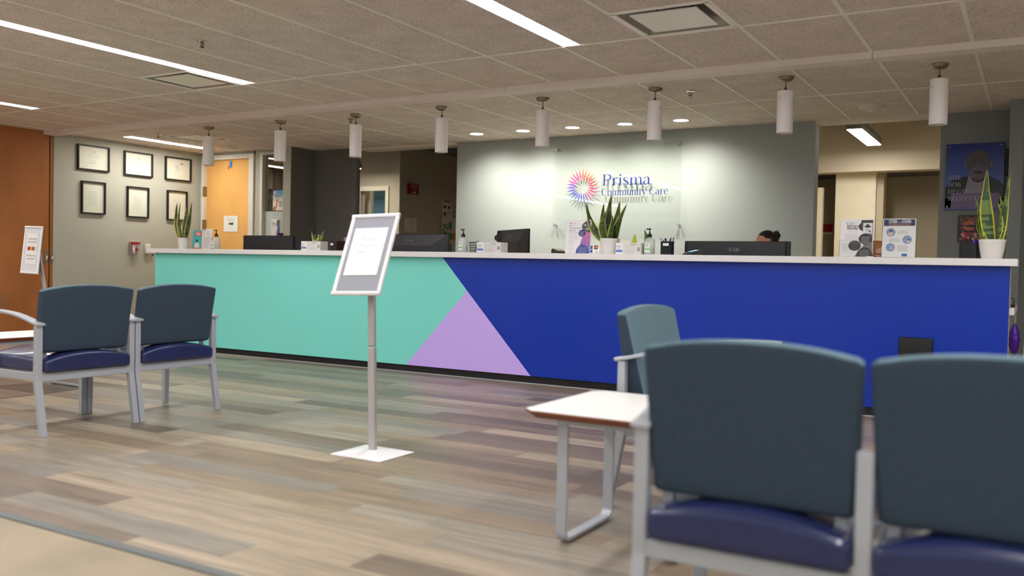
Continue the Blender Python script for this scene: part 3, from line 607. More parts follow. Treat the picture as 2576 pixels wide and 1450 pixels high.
# ------------------------------------------------------------------ framed certificates on the left wall (x = -10.35, facing +x)
FR = [('upper', 6.94, 7.382, 2.025, 2.342, 'framed certificate in black frame, upper row, nearest the orange panels', 0),
      ('upper', 7.60, 8.036, 2.018, 2.335, 'framed certificate in black frame, middle of the upper row', 1),
      ('upper', 8.24, 8.672, 2.018, 2.336, 'framed drawing-like certificate in black frame, upper row by the maple door', 2),
      ('lower', 6.995, 7.331, 1.48, 1.889, 'upright framed letter in black frame, lower row, nearest the orange panels', 3),
      ('lower', 7.648, 7.98, 1.47, 1.877, 'upright framed letter in black frame, middle of the lower row', 4),
      ('lower', 8.277, 8.61, 1.467, 1.878, 'upright framed letter partly behind the snake plant at counter end', 5)]
for row, y0, y1, z0, z1, la, idx in FR:
    t = thing('picture_frame', (-10.35, (y0+y1)/2, z0), 0, la, 'picture frame', 'six black framed certificates on the grey wall')
    W = y1-y0; H = z1-z0; f = MB(); b = .017
    for q in ((-W/2,W/2,0,b),(-W/2,W/2,H-b,H),(-W/2,-W/2+b,b,H-b),(W/2-b,W/2,b,H-b)): f.box(.0,.034,q[0],q[1],q[2],q[3],m_black)
    f.box(0,.004,-W/2,W/2,0,H,m_black); f.build('frame', t, bevel=.002)
    T = plane_T((.008,-W/2,0), (0,1,0)); mt = MB(); mt.box(b,W-b,b,H-b,-.003,0,m_ink,T=T,col=(240,236,222))
    rect(mt, W*.22, W*.78, H*.2, H*.8, T, (214,212,202)); rect(mt, W*.225, W*.775, H*.205, H*.795, T, (240,237,226), lift=.0009)
    c = (150,150,146)
    if idx < 2:
        text(mt, 'Arizona', W/2, H*.72, .02, T, (70,70,66)); lines(mt, W*.3, W*.7, H*.66, 4, .016, T, c, ragged=.1, lift=.0012); lines(mt, W*.38, W*.62, H*.42, 3, .018, T, c, lift=.0012)
        if idx == 0: lines(mt, W*.28, W*.72, H*.3, 1, .016, T, (110,110,106), lift=.0012)
    elif idx == 2:
        rect(mt, W*.6, W*.7, H*.72, H*.76, T, (60,60,60), lift=.0014)
        for i in range(14): rect(mt, W*.3+random.random()*W*.25, W*.34+random.random()*W*.25, H*.3+i*H*.03, H*.305+i*H*.03, T, (70,70,70), lift=.0013)
        rect(mt, W*.5, W*.505, H*.3, H*.72, T, (70,70,70), lift=.0014)
    else: lines(mt, W*.3, W*.7, H*.7, 15, .0125, T, c, lift=.0012)
    mt.build('mat_and_print', t)
    gl = MB(); gl.box(.014,.016,-W/2+b,W/2-b,b,H-b,m_clear); gl.build('glazing', t)

# wall devices under the frames
t = thing('dispenser', (-10.35, 7.757, .965), 0, 'clear wall box with a red top strip and silver canister on the grey wall', 'dispenser')
p = MB(); p.box(0,.055,-.072,.072,.0,.185,mat('cloudy_acrylic', (214,196,188), .15, alpha=.28)); p.build('clear_cover', t, bevel=.006); p = MB(); p.box(.02,.058,-.07,.07,.152,.18,m_red); p.build('red_strip', t)
p = MB(); p.lathe([(.026,.03),(.026,.125),(.02,.14)], m_chrome, c=(.03,-.005,0)); p.build('canister', t, smooth=True); p = MB(); p.lathe([(.018,0),(.018,.006)], m_red, c=(.058,.02,.085), ax=(1,0,0)); p.build('red_knob', t)
t = thing('white_sensor_box', (-10.35, 7.962, .995), 0, 'white rounded wall box behind the left end of the counter top', 'wall box')
p = MB(); p.rbox((.025,0,.065), (.025,.038,.068), .012, m_white, n=3); p.build('case', t, smooth=True)
p = MB(); p.lathe([(.018,0),(.018,.03)], m_chrome, c=(0,.085,-.012), ax=(1,0,0)); p.lathe([(.011,.03),(.011,.036)], m_black, c=(0,.085,-.012), ax=(1,0,0)); p.build('metal_plug', t)

# ------------------------------------------------------------------ pendants, downlights, detectors
def make_pendant(loc, label):
    t = thing('pendant_light', loc, 0, label, 'pendant light', 'frosted cylinder pendants over the counter')
    p = MB(); p.lathe([(.058,0),(.061,-.005),(.056,-.020),(.040,-.032),(.006,-.037)][::-1], m_nickel, n=28); p.build('canopy', t, smooth=True)
    p = MB(); p.lathe([(.005,-.075),(.005,-.03)], m_nickel, n=10); p.lathe([(.0165,-.107),(.004,-.07)], mat('bronze_cone', (110,100,84), .35, .8), n=16); p.build('stem', t, smooth=True)
    p = MB(); p.lathe([(.061,-.432),(.061,-.110),(.056,-.107),(.017,-.107),(.017,-.110),(.054,-.112),(.057,-.115),(.057,-.432)], m_shade, n=36, cap=False)
    n = 36; k = len(p.v)//n
    p.f += [[i, (i+1) % n, (k-1)*n+(i+1) % n, (k-1)*n+i] for i in range(n)]; p.mi += [0]*n; p.col += [None]*n
    shade = p.build('glass_shade', t, smooth=True)
    for a in (-60, 60, 180):
        q = MB(); r = math.radians(a); q.tube([(.055*math.cos(r),.055*math.sin(r),-.165),(.069*math.cos(r),.069*math.sin(r),-.165)], .0025, m_darkgrey, n=6); q.build('screw', shade)
    return t
PX = [(-8.162,'pendant above the snake plant at the far left counter end'),(-7.055,'second pendant from the far left, in front of the sidelight glass'),(-6.013,'third pendant from the far left, beside the dark grey nook'),
      (-4.956,'fourth pendant, hanging just left of the logo wall'),(-3.864,'pendant over the left edge of the clear logo panel'),(-2.802,'pendant over the right edge of the clear logo panel'),
      (-1.733,'second pendant from the far right, by the end of logo wall'),(-.655,'nearest and largest-looking pendant, above the man portrait poster')]
p0 = None
for x, la in PX:
    if p0 is None: p0 = make_pendant((x, 7.09, ZC), la)
    else: dup(p0, (x, 7.09, ZC), random.uniform(0, 1.2), la)
DL = ['first downlight from the left over the logo wall','second downlight from the left over the logo wall','middle downlight of five over the logo wall','fourth downlight over the logo wall','last downlight on the right over the logo wall']
d0 = None
for i, la in enumerate(DL):
    x = -5.595+.6096*i
    if d0 is None:
        d0 = thing('downlight', (x, 8.70, ZC), 0, la, 'ceiling light', 'round recessed downlights')
        q = MB(); q.lathe([(.078,-.004),(.086,-.005),(.09,0),(.09,.002),(.078,.002)], m_chrome, n=32, cap=False); q.build('trim_ring', d0, smooth=True)
        q = MB(); q.lathe([(.001,-.002),(.078,-.002)], m_down, n=32, cap=False); q.build('lens', d0)
    else: dup(d0, (x, 8.70, ZC), 0, la)
    ld = bpy.data.lights.new('downlight_lamp', 'SPOT'); ld.energy = DOWNLIGHT_POWER; ld.color = (1,.95,.84); ld.spot_size = math.radians(140); ld.spot_blend = 1.0; ld.shadow_soft_size = .06
    lo = bpy.data.objects.new('downlight_lamp', ld); COL.objects.link(lo); lo.location = (x, 8.70, ZC-.03); lo.rotation_euler = (math.radians(14), 0, 0)
def detector(loc, label, name='smoke_detector', r=.085):
    t = thing(name, loc, 0, label, 'smoke detector'); q = MB(); q.lathe([(r*.45,-.045),(r*.75,-.036),(r*.95,-.02),(r,-.004),(r,0)], m_white, n=28); cv = q.build('cover', t, smooth=True)
    q = MB(); q.lathe([(r*.2,-.052),(r*.36,-.044)], m_vent, n=16); q.build('sensor', cv)
detector((-1.345,8.6,ZC), 'round white disc on the ceiling above the corridor opening', r=.11); detector((-9.295,8.46,ZC), 'white smoke detector above the maple door'); detector((-7.57,4.33,ZC), 'white smoke detector half cut by the left frame edge')
SP = [((-5.005,4.283), 'sprinkler head alone in the tiles right of the left strip light'), ((-2.568,7.291), 'sprinkler head right of the sixth pendant'), ((-9.228,7.252), 'sprinkler head near the certificate wall, beyond the beam'), ((-6.24,7.273), 'sprinkler head tucked behind the third pendant')]
s0 = None
for (x, y), la in SP:
    if s0 is None:
        s0 = thing('sprinkler_head', (x, y, ZC), 0, la, 'sprinkler', 'ceiling sprinkler heads')
        q = MB(); q.lathe([(.03,-.008),(.036,-.003),(.036,0)], m_chrome, n=20); q.build('escutcheon', s0, smooth=True)
        q = MB(); q.tube([(.012,0,-.006),(.013,0,-.03),(.004,0,-.042)], .0028, m_darkgrey, n=6); q.tube([(-.012,0,-.006),(-.013,0,-.03),(-.004,0,-.042)], .0028, m_darkgrey, n=6); q.lathe([(.014,-.046),(.014,-.042)], m_darkgrey, n=12); q.tube([(0,0,-.006),(0,0,-.03)], .003, m_red, n=6); q.build('frame_arms', s0)
    else: dup(s0, (x, y, ZC), .4, la)

# corridor lamps
m_corr_fill = emis('corridor_fill_tube', (255,246,230), 5)  # shared by the unseen lamps added to brighten the corridor and blue room
def corridor_lamp(x0, x1, y0, y1, z, label, lm=None):
    t = thing('corridor_light', ((x0+x1)/2, (y0+y1)/2, z), 0, label, 'ceiling light'); a = (x1-x0)/2; b = (y1-y0)/2
    q = MB(); q.prism([(-a,0),(-a*1.02,.05),(-a*.7,.12),(a*.7,.12),(a*1.02,.05),(a,0)], -b, b, m_wall_cool, axis='y'); q.build('housing', t)
    q = MB(); q.box(-a*.92, a*.92, -b*.97, b*.97, -.006, -.0005, lm or m_corr); q.build('diffuser', t)
    q = MB()
    for s_ in (-.8, .8): q.tube([(0,b*s_,.12),(0,b*s_,3.0-z)], .003, m_nickel, n=6)
    q.build('hanger_wire', t)
corridor_lamp(-1.925, -1.755, 10.67, 12.12, 2.55, 'hanging lit corridor lamp seen through the right opening')
corridor_lamp(-10.20, -10.03, 10.90, 12.0, 2.54, 'corridor lamp end peeking beside the dark nook, above the white door frame')
corridor_lamp(-6.0, -5.84, 10.2, 11.4, 2.45, 'added fill lamp behind the logo wall, out of sight from the waiting area', m_corr_fill)  # extra lamp added out of sight to brighten the corridor
corridor_lamp(-10.5, -10.0, 12.80, 12.92, 2.75, 'added unseen lamp brightening the blue room behind the white corridor door frame', m_corr_fill)  # added above the door header to light the blue room
corridor_lamp(-7.0, -6.84, 12.6, 13.8, 2.45, 'farther added fill lamp behind the logo wall, out of sight from the waiting area', m_corr_fill)  # second hidden lamp, added as corridor fill

# ------------------------------------------------------------------ logo wall: clear panel, lettering, sunburst
t = thing('logo_panel', (-4.085, 9.20, 1.345), 0, 'clear acrylic panel on standoffs with the blue logo lettering', 'sign')
q = MB(); q.box(-.765,.765,-.005,.005,0,.985,m_clear); q.build('acrylic_sheet', t)
so = None
for x, z in ((-.738,.935),(.738,.94),(-.745,.07),(.745,.065)):
    q = MB(); q.lathe([(.013,-.012),(.016,-.008),(.016,.008),(.011,.012),(.011,.05)], m_chrome, c=(x,0,z), n=16, ax=(0,1,0)); q.build('standoff', t, smooth=True)
T = plane_T((0,-.0065,0)); q = MB(); BL = (12,32,118)
serif(q, 'Prisma', -.152, .505, .123, T, BL, width=.580, light=1.0); q.build('name_lettering', t)
q = MB(); serif(q, 'Community Care', -.158, .392, .084, T, BL, width=.785, light=.85); q.build('subtitle_lettering', t)
q = MB(); cx, cy = -.399, .50
STOP = [(0,(178,82,45),(189,37,74)),(40,(189,118,37),(173,58,49)),(80,(184,87,41),(178,45,63)),(110,(169,58,49),(175,33,115)),(140,(166,41,105),(167,33,134)),(165,(114,49,160),(92,37,166)),(190,(53,90,164),(82,45,165)),
        (215,(49,137,160),(58,49,160)),(245,(57,113,159),(77,49,160)),(275,(79,70,143),(94,57,140)),(300,(141,45,137),(156,49,104)),(330,(180,33,88),(175,37,92)),(360,(184,59,41),(189,33,79))]
for i in range(26):
    a = math.radians(360*i/26+4); dg = (360*i/26+4) % 360
    o_, i_ = [(s[1], s[2]) for s in STOP if s[0] <= dg][-1]
    r0, r1 = .072, .212+random.uniform(-.006,.004); wd = .0078; dx, dy = math.cos(a), math.sin(a)*.98; pr = [(r0,0),(r0+(r1-r0)*.3,wd),(r0+(r1-r0)*.62,wd*.85),(r1,0),(r0+(r1-r0)*.62,-wd*.85),(r0+(r1-r0)*.3,-wd)]
    pts = [(cx+dx*r-dy*s_, cy+dy*r+dx*s_) for r, s_ in pr]
    q.add([T @ Vector((x, y, .001)) for x, y in pts], [tuple(range(6))], m_ink, [[i_, i_, o_, o_, o_, i_]])
q.build('sunburst_emblem', t)

# ------------------------------------------------------------------ right wall: portrait poster and painting
t = thing('portrait_poster', (-.775, 9.275, 1.537), 0, 'blue portrait poster of a bald bearded man with serif lettering', 'poster')
W, H = .475, .605; T = plane_T((0,-.022,0)); q = MB(); q.box(0,W,-.02,0,0,H,m_inkg,col=(30,52,120))
grect(q, 0, W, 0, H, T, (84,122,214), (26,46,130), m_inkg)
poly(q, [(0,.20),(.05,.27),(.16,.305),(.2,.30),(.36,.30),(.42,.27),(W,.22),(W,.02),(0,.02)], T, (26,26,34), m_inkg, lift=.0012)
poly(q, [(.19,.305),(.34,.305),(.33,.24),(.30,.02),(.12,.02),(.16,.16)], T, (150,145,156), m_inkg, lift=.0016)
disc(q, .268, .305, .062, .06, T, (66,62,72), m_inkg, lift=.002); disc(q, .268, .42, .098, .125, T, (86,80,88), m_inkg, lift=.0024); disc(q, .268, .335, .080, .060, T, (104,98,106), m_inkg, lift=.0028)
disc(q, .163, .41, .012, .028, T, (110,108,110), m_inkg, lift=.0022); disc(q, .373, .41, .012, .028, T, (110,108,110), m_inkg, lift=.0022)
poly(q, [(.225,.345),(.268,.352),(.311,.345),(.3,.332),(.268,.325),(.236,.332)], T, (50,40,46), m_inkg, lift=.0034); poly(q, [(.268,.43),(.285,.375),(.268,.368),(.251,.375)], T, (98,92,100), m_inkg, lift=.0032)
for s_ in (-1,1):
    disc(q, .268+s_*.040, .43, .017, .007, T, (50,48,52), m_inkg, lift=.0034); rect(q, .268+s_*.040-.022, .268+s_*.040+.022, .447, .452, T, (60,56,62), m_inkg, lift=.0034)
for i in range(14):
    a = PI*(1.0+i/13); disc(q, .262+.075*math.cos(a), .30+.10*math.sin(a), .004, .004, T, (90,86,86), m_inkg, lift=.0034, n=8)
rect(q, 0, W, 0, .105, T, (96,84,160), m_inkg, lift=.0012); rect(q, .05, .44, .02, .15, T, (118,100,140), m_inkg, lift=.0020)
q.build('printed_panel', t)
q = MB(); GR = (186,190,202)
for s_, y, wd in (('THE', .285, .112), ('BOB', .222, .105), ('HEGYI', .158, .162), ('RECEPTION', .095, .30)): serif(q, s_, .024, y-.01, .040, T, GR, width=wd, lift=.0042, light=.9)
q.build('lettering', t)
for x, z in ((.028,.575),(.447,.582),(.02,.03),(.447,.035)): q = MB(); q.lathe([(.006,0),(.006,.006)], m_chrome, c=(x,-.028,z), n=12, ax=(0,-1,0)); q.build('screw', t)
q = MB(); q.box(-.66,-.45,9.255,9.278,1.24,1.487,m_ink,col=(60,40,44)); T = plane_T((-.66,9.2545,1.24))
for i in range(120):
    c = random.choice([(120,60,50),(64,90,90),(150,90,70),(40,36,44),(96,110,96),(180,60,50),(90,70,90)]); r = random.uniform(.006,.022); disc(q, random.uniform(.02,.19), random.uniform(.02,.23), r, r*.7, T, c, lift=.0004+i*.00001, n=8)
disc(q, .09, .15, .05, .045, T, (190,110,80), lift=.002); poly(q, [(.03,.15),(.12,.16),(.19,.13),(.11,.135)], T, (40,50,60), lift=.0024)
for i in range(14):
    x, y = random.uniform(.02,.19), random.uniform(.02,.1)
    for k in range(5): a = 2*PI*k/5; disc(q, x+.008*math.cos(a), y+.008*math.sin(a), .005, .005, T, (214,190,190) if i % 3 else (190,40,50), lift=.0026, n=6)
tag(q.build('painting'), 'small colourful canvas of a bird among flowers below the portrait poster', 'painting')
q = MB(); q.rbox((0,0,0), (.02,.04,.12), .015, m_black, n=3); o = tag(q.build('wall_phone', smooth=True), 'black wall device beside the portrait poster at the grey column', 'wall device'); o.location = (-.272, 9.2, 1.95)

# ------------------------------------------------------------------ corridor wall items (wall x = -9.677, facing +x)
def side_paper(name, y0, y1, z0, z1, label, cat, draw, col=(226,218,200), x=-9.676, th=.003):
    mb = MB(); T = plane_T((x+th, y0, z0), (0,1,0)); mb.box(0, y1-y0, 0, z1-z0, -th, 0, m_ink, T=T, col=col)
    if draw: draw(mb, T, y1-y0, z1-z0)
    return tag(mb.build(name), label, cat)
def draw_fire(mb, T, W, H):
    for k, s_ in enumerate(('EMERGENCY', 'EVACUATION', 'KIT')): text(mb, s_, W/2, H*(.76-.18*k), .036, T, (232,200,200), width=W*(.74 if k < 2 else .3))
    poly(mb, [(W*.3,H*.16),(W*.5,H*.28),(W*.7,H*.16),(W*.66,H*.08),(W*.34,H*.08)], T, (230,210,206))
side_paper('emergency_sign', 12.815, 13.085, 2.172, 2.35, 'red emergency sign box on the brown corridor wall', 'sign', draw_fire, col=(150,20,34), th=.06)
side_paper('wall_notice', 12.76, 13.11, 1.51, 1.745, 'off-white paper notice taped on the corridor wall above a monitor', 'notice', lambda mb, T, W, H: lines(mb, W*.5, W*.75, H*.8, 9, .02, T, (150,140,130), h=.004))
def draw_rp(mb, T, W, H):
    rect(mb, W*.16, W*.85, H*.93, H, T, (196,50,40)); rect(mb, W*.4, W, 0, H*.06, T, (196,50,40)); rect(mb, 0, W*.06, 0, H*.4, T, (176,40,40))
    for x, y, c in ((.28,.66,(60,80,76)),(.7,.64,(170,50,56)),(.32,.25,(130,50,44)),(.7,.3,(190,190,180))): disc(mb, W*x, H*y, W*.13, H*.1, T, c)
side_paper('wall_poster', 13.89, 14.23, 1.80, 2.13, 'white poster with red bars at the end of the corridor wall', 'poster', draw_rp)
side_paper('wall_poster', 14.33, 14.42, 1.35, 2.10, 'narrow white strip of cards beside the logo wall edge', 'poster', lambda mb, T, W, H: [rect(mb, 0, W, H*(.05+.12*i), H*(.1+.12*i), T, random.choice([(190,50,50),(90,110,96),(214,150,150)])) for i in range(8)])
t = thing('brochure_rack', (-9.66, 14.05, .9), 0, 'corridor rack holding red white and green cards and leaves', 'rack')
q = MB(); q.box(0,.04,-.2,.45,0,.92,m_cream); q.build('board', t)
for i in range(16):
    q = MB(); z = .08+.2*(i//4)+random.uniform(0,.03); y = -.14+.13*(i % 4); c = [(200,60,60),(232,228,220),(80,150,120),(236,232,226),(220,150,60),(60,130,60)][(i*5+i//4) % 6]
    q.box(.045,.05,y,y+.1,z,z+.13,m_ink,col=c); q.build('card', t)
q = MB()
for i in range(26): y, z = random.uniform(-.24,-.1), random.uniform(.3,.8); q.add([(.05,y,z),(.07,y+.03,z+.02),(.06,y+.05,z-.04)], [(0,1,2)], m_ink, random.choice([(60,130,50),(90,150,60),(50,100,44)]))
q.build('leaves', t)
q = MB(); q.box(-2.79,-2.655,13.87,13.9,1.535,1.65,m_red); q.box(-2.79,-2.655,13.87,13.9,1.495,1.53,m_white); tag(q.build('alarm_box'), 'red square box on the dark wall left of the cream corridor column', 'alarm box')

# ------------------------------------------------------------------ reception counter
X0, X1, YF = -7.972, -.152, 6.245
t = thing('reception_counter', (0,0,0), 0, 'long reception counter with teal, lavender and blue front panels', 'counter')
q = MB(); z0, z1 = .062, .994
vs = [(X0,YF,z0),(-4.695,YF,z0),(-3.462,YF,z0),(X1,YF,z0),(X1,YF,z1),(-4.332,YF,z1),(X0,YF,z1),(-4.080,YF,.722)]
q.add(vs, [(0,1,7,5,6)], m_teal); q.add(vs, [(1,2,7)], m_lav); q.add(vs, [(2,3,4,5,7)], m_blue)
q.box(X0,X1-.002,YF+.001,YF+.05,z0,z1,m_white); q.add([(X1,YF,z0),(X1,YF+.05,z0),(X1,YF+.05,z1),(X1,YF,z1)], [(0,1,2,3)], m_white)
q.box(X0,X0+.04,YF+.05,6.56,0,z1,m_wall); q.box(X1-.04,X1,YF+.05,6.56,0,z1,m_white); q.build('front_panel', t)
q = MB(); q.box(X0+.01,X1-.01,YF+.012,YF+.045,.006,z0,m_kick); q.build('toe_kick', t)
q = MB(); q.box(X0,X1,YF+.0,YF+.02,0,.006,m_frame); q.build('floor_strip', t)
q = MB(); q.box(-8.035,-.112,6.185,6.56,.994,1.039,m_offwhite); q.build('counter_top', t, bevel=.003)
q = MB(); q.box(-7.93,-.125,6.42,7.18,.69,.735,m_offwhite); q.box(-7.9,-7.86,6.6,7.1,0,.69,m_white); q.box(-.60,-.56,6.6,7.1,0,.69,m_white); q.box(-4.0,-3.96,6.6,7.1,0,.69,m_white); q.build('work_surface', t, bevel=.003)
t = thing('access_plate', (-.663, YF, .30), 0, 'black square plate on the blue counter front behind the foreground seats', 'plate')
q = MB(); q.rbox((0,-.012,.11), (.098,.012,.122), .01, m_black, n=2); q.build('plate', t, smooth=True)
t = thing('purple_bag', (-.122, 6.46, .44), 0, 'shiny purple quilted bag hanging under the counter end', 'bag')
q = MB()
prof = []
for k in range(14): z = k/13; prof.append((.006+.026*math.sin(PI*min(1,z*1.05))**.6*(1+.10*math.sin(k*2.2)), z*.20))
q.lathe(prof, m_purple, n=14); q.build('pouch', t, smooth=True); q = MB(); q.tube([(0,0,.195),(.002,0,.25)], .003, m_chrome, n=6); q.build('strap', t)
t = thing('phone_charger', (-.145, 6.62, .735), 0, 'small black device with a curled cord on the white work surface end', 'device')
q = MB(); q.rbox((0,0,.009), (.018,.05,.009), .004, m_black, n=2); q.build('case', t); q = MB(); q.tube([(0,.04,.012),(.01,.06,.03),(.008,.05,.055),(-.01,.02,.06),(-.02,-.02,.05)], .003, m_black, n=6); q.build('cord', t)

# ------------------------------------------------------------------ things on the counter
ZT = 1.0395
def leaf(mb, base, tip, w, bow, seed=0, twist=0, edge=(196,190,70), g1=(44,66,26), g2=(82,104,48)):
    rnd = random.Random(seed); b = Vector(base); t_ = Vector(tip); ax = t_-b; n = 26
    side = ax.cross(Vector((0,-1,.0))).normalized(); 
    if side.length < .1: side = Vector((1,0,0))
    side = Matrix.Rotation(twist, 3, ax.normalized()) @ side; nrm = side.cross(ax).normalized()
    w *= 1.3; cols = [-1,-.8,-.3,.3,.8,1]; vs = []; fs = []; cl = []
    for i in range(n+1):
        s_ = i/n; p = b+ax*s_+Vector(bow)*math.sin(PI*s_)
        wd = w*.5*(.62+.38*math.sin(PI*min(1,s_*1.25+.1)))*(1-s_**4.0)**.9 if s_ < 1 else 0.0004
        wd = max(wd, .0004)
        for c in cols: vs.append(p+side*c*wd+nrm*(wd*.45*c*c))
    k = len(cols)
    for i in range(n):
        band = (rnd.random() > .45)
        for j in range(k-1):
            fs.append((i*k+j, i*k+j+1, (i+1)*k+j+1, (i+1)*k+j)); cl.append(edge if j in (0, k-2) else (g1 if (band ^ (rnd.random() < .12)) else g2))
    mb.add(vs, fs, m_leaf, cl)
def pot_prof(r, h): return [(r*.70,0),(r*.76,h*.04),(r*.90,h*.5),(r*.97,h*.86),(r*1.0,h*.9),(r*1.0,h),(r*.93,h),(r*.9,h*.88)]
def snake_plant(loc, r, h, leaves, label, spread=None, **k):
    t = thing('snake_plant', loc, 0, label, 'potted plant')
    q = MB(); q.lathe(pot_prof(r, h), m_pot, n=32, cap=False); q.lathe([(.001,0.001),(r*.7,0)], m_pot, n=32, cap=False); pot = q.build('pot', t, smooth=True)
    q = MB(); q.lathe([(.001,h*.88),(r*.9,h*.87)], m_soil, n=24, cap=False); q.build('soil', pot)
    q = MB()
    for i, (bx, by, tx, ty, tz, w_, bo, tw) in enumerate(leaves): leaf(q, (bx, by, h*.84), (tx, ty, tz), w_, bo, seed=i, twist=tw, **k)
    q.build('foliage', t, smooth=False)
snake_plant((-7.678,6.36,ZT), .060, .115, [(-.035,0,-.105,0,.485,.054,(-.035,0,-.0),.2),(-.005,-.01,-.052,0,.485,.060,(-.03,0,0),-.2),(.02,.0,.012,.02,.43,.052,(0,0,0),.3),(.035,.0,.122,0,.488,.050,(.01,0,0),.2)],
    'snake plant with four tall leaves in a white pot, left counter end')
snake_plant((-2.850,6.35,ZT), .078, .120, [(-.05,0,-.212,0,.405,.052,(-.02,0,-.03),.1),(-.03,-.01,-.065,.02,.40,.040,(-.02,0,0),.5),(-.03,.02,-.08,.04,.37,.034,(0,0,0),.3),(.005,.01,.008,.0,.462,.058,(-.02,0,0),0),
    (.03,.01,.068,.02,.41,.056,(.0,0,0),.2),(.045,-.01,.135,0,.385,.058,(-.02,0,-.02),-.2),(-.02,-.03,-.01,-.03,.34,.052,(-.03,-.01,0),.1),(.015,-.03,.035,-.04,.30,.048,(.01,0,0),-.4),(-.01,.03,-.03,.05,.33,.04,(0,0,0),.9)],
    'largest bushy snake plant in a white pot before the logo wall', g1=(36,56,22), g2=(66,88,36))
snake_plant((-.258,6.35,ZT), .077, .120, [(-.01,0,-.040,0,.560,.060,(-.015,0,0),0),(-.045,.0,-.105,0,.395,.030,(.01,0,-.03),.4),(-.03,-.02,-.065,.01,.30,.030,(-.03,0,0),.5),(.03,.01,.085,0,.545,.040,(.0,0,-.05),.5),(.035,.02,.03,.04,.40,.038,(.02,0,0),.4),(.02,-.02,.02,0,.36,.03,(.02,0,0),.8)],
    'tall broad-leaved snake plant with yellow edges, right counter end', edge=(206,204,60), g1=(48,76,36), g2=(104,126,62))
t = thing('small_plant', (-5.935,6.47,ZT), 0, 'small bushy yellow-striped plant behind a white mask box', 'potted plant')
q = MB(); q.lathe(pot_prof(.045,.06), m_pot, n=24, cap=True); q.build('pot', t, smooth=True); q = MB()
for i in range(18):
    a = random.uniform(0, 2*PI); r = random.uniform(.01,.03); leaf(q, (r*.6*math.cos(a), r*.6*math.sin(a), .05), (r*1.6*math.cos(a), r*1.6*math.sin(a), random.uniform(.12,.165)), .024, (.02*math.cos(a), .02*math.sin(a), 0), seed=i+60, edge=(196,200,90), g1=(60,76,34), g2=(190,196,90))
for sx in (-1,1): leaf(q, (.02*sx,0,.06), (.075*sx,0,.195), .02, (.01*sx,0,0), seed=90+sx, edge=(210,214,170), g1=(90,110,60), g2=(150,160,90))
q.build('foliage', t)
t = thing('small_plant', (-2.625,6.49,ZT), 0, 'low plant with three separate pointed leaves behind the mask box by the big snake plant', 'potted plant')
q = MB(); q.lathe(pot_prof(.05,.05), m_pot, n=24, cap=True); q.build('pot', t, smooth=True); q = MB()
leaf(q, (-.08,0,.03), (-.078,0,.165), .045, (0,0,0), seed=3, edge=(220,226,90), g1=(206,216,80), g2=(196,206,70)); leaf(q, (.03,0,.03), (.0,0,.195), .042, (.01,0,0), seed=4, edge=(120,150,60), g1=(50,90,40), g2=(70,110,50)); leaf(q, (.04,-.09,.0), (.065,-.1,.13), .035, (.0,0,0), seed=5, edge=(190,190,60), g1=(60,84,36), g2=(70,100,46))
q.build('foliage', t)

def holder_sign(loc, W, H, rz, label, draw, tilt=.12, lip=.055, name='flyer_holder', cat='flyer holder', col=(236,234,236)):
    t = thing(name, loc, rz, label, cat)
    T = plane_T((-W/2,0,.004), (1,0,0), (0, math.sin(tilt), math.cos(tilt)))
    q = MB(); q.box(0,W,0,H,-.0012,0,m_ink,T=T,col=col); 
    if draw: draw(q, T, W, H)
    q.build('flyer', t)
    q = MB(); q.box(-.004,W+.004,0,H*.995,-.0042,-.0018,m_clear,T=T); 
    if lip: q.box(-.004,W+.004,0,lip,.003,.0055,m_clear,T=T); q.box(-.004,-.002,0,lip,-.004,.0055,m_clear,T=T); q.box(W+.002,W+.004,0,lip,-.004,.0055,m_clear,T=T)
    q.box(-W/2-.004,W/2+.004,-.004,.065,.0,.003,m_clear); q.build('acrylic_stand', t)
    return t
def draw_you(mb, T, W, H):
    rect(mb, 0, W, 0, H, T, (70,176,176)); rect(mb, W*.3, W*.92, H*.68, H*.93, T, (214,46,66), lift=.001); text(mb, 'PROTECT', W*.6, H*.85, .02, T, (240,200,205), lift=.0016, width=W*.46); text(mb, 'YOU!', W*.6, H*.715, .036, T, (250,240,240), lift=.0016, width=W*.5, bold=.0008)
    disc(mb, W*.48, H*.42, W*.1, H*.085, T, (60,38,32), lift=.0014); poly(mb, [(W*.2,H*.06),(W*.26,H*.26),(W*.42,H*.33),(W*.56,H*.33),(W*.72,H*.26),(W*.8,H*.06)], T, (226,226,226), lift=.0011); rect(mb, 0, W, 0, H*.05, T, (220,130,70), lift=.0016)
holder_sign((-7.455,6.34,ZT), .135, .19, 0, 'teal and red brochure showing a man in white, beside the left snake plant', draw_you, tilt=.06)
def draw_doc(mb, T, W, H):
    disc(mb, W*.12, H*.92, W*.05, H*.03, T, (120,110,170)); lines(mb, W*.12, W*.8, H*.86, 14, .0105, T, (150,150,150), h=.002); lines(mb, W*.12, W*.6, H*.12, 2, .01, T, (120,120,120), h=.002)
holder_sign((-7.305,6.34,ZT), .125, .205, -.12, 'white text flyer in a clear holder next to the teal brochure', draw_doc, tilt=.10, lip=.12)
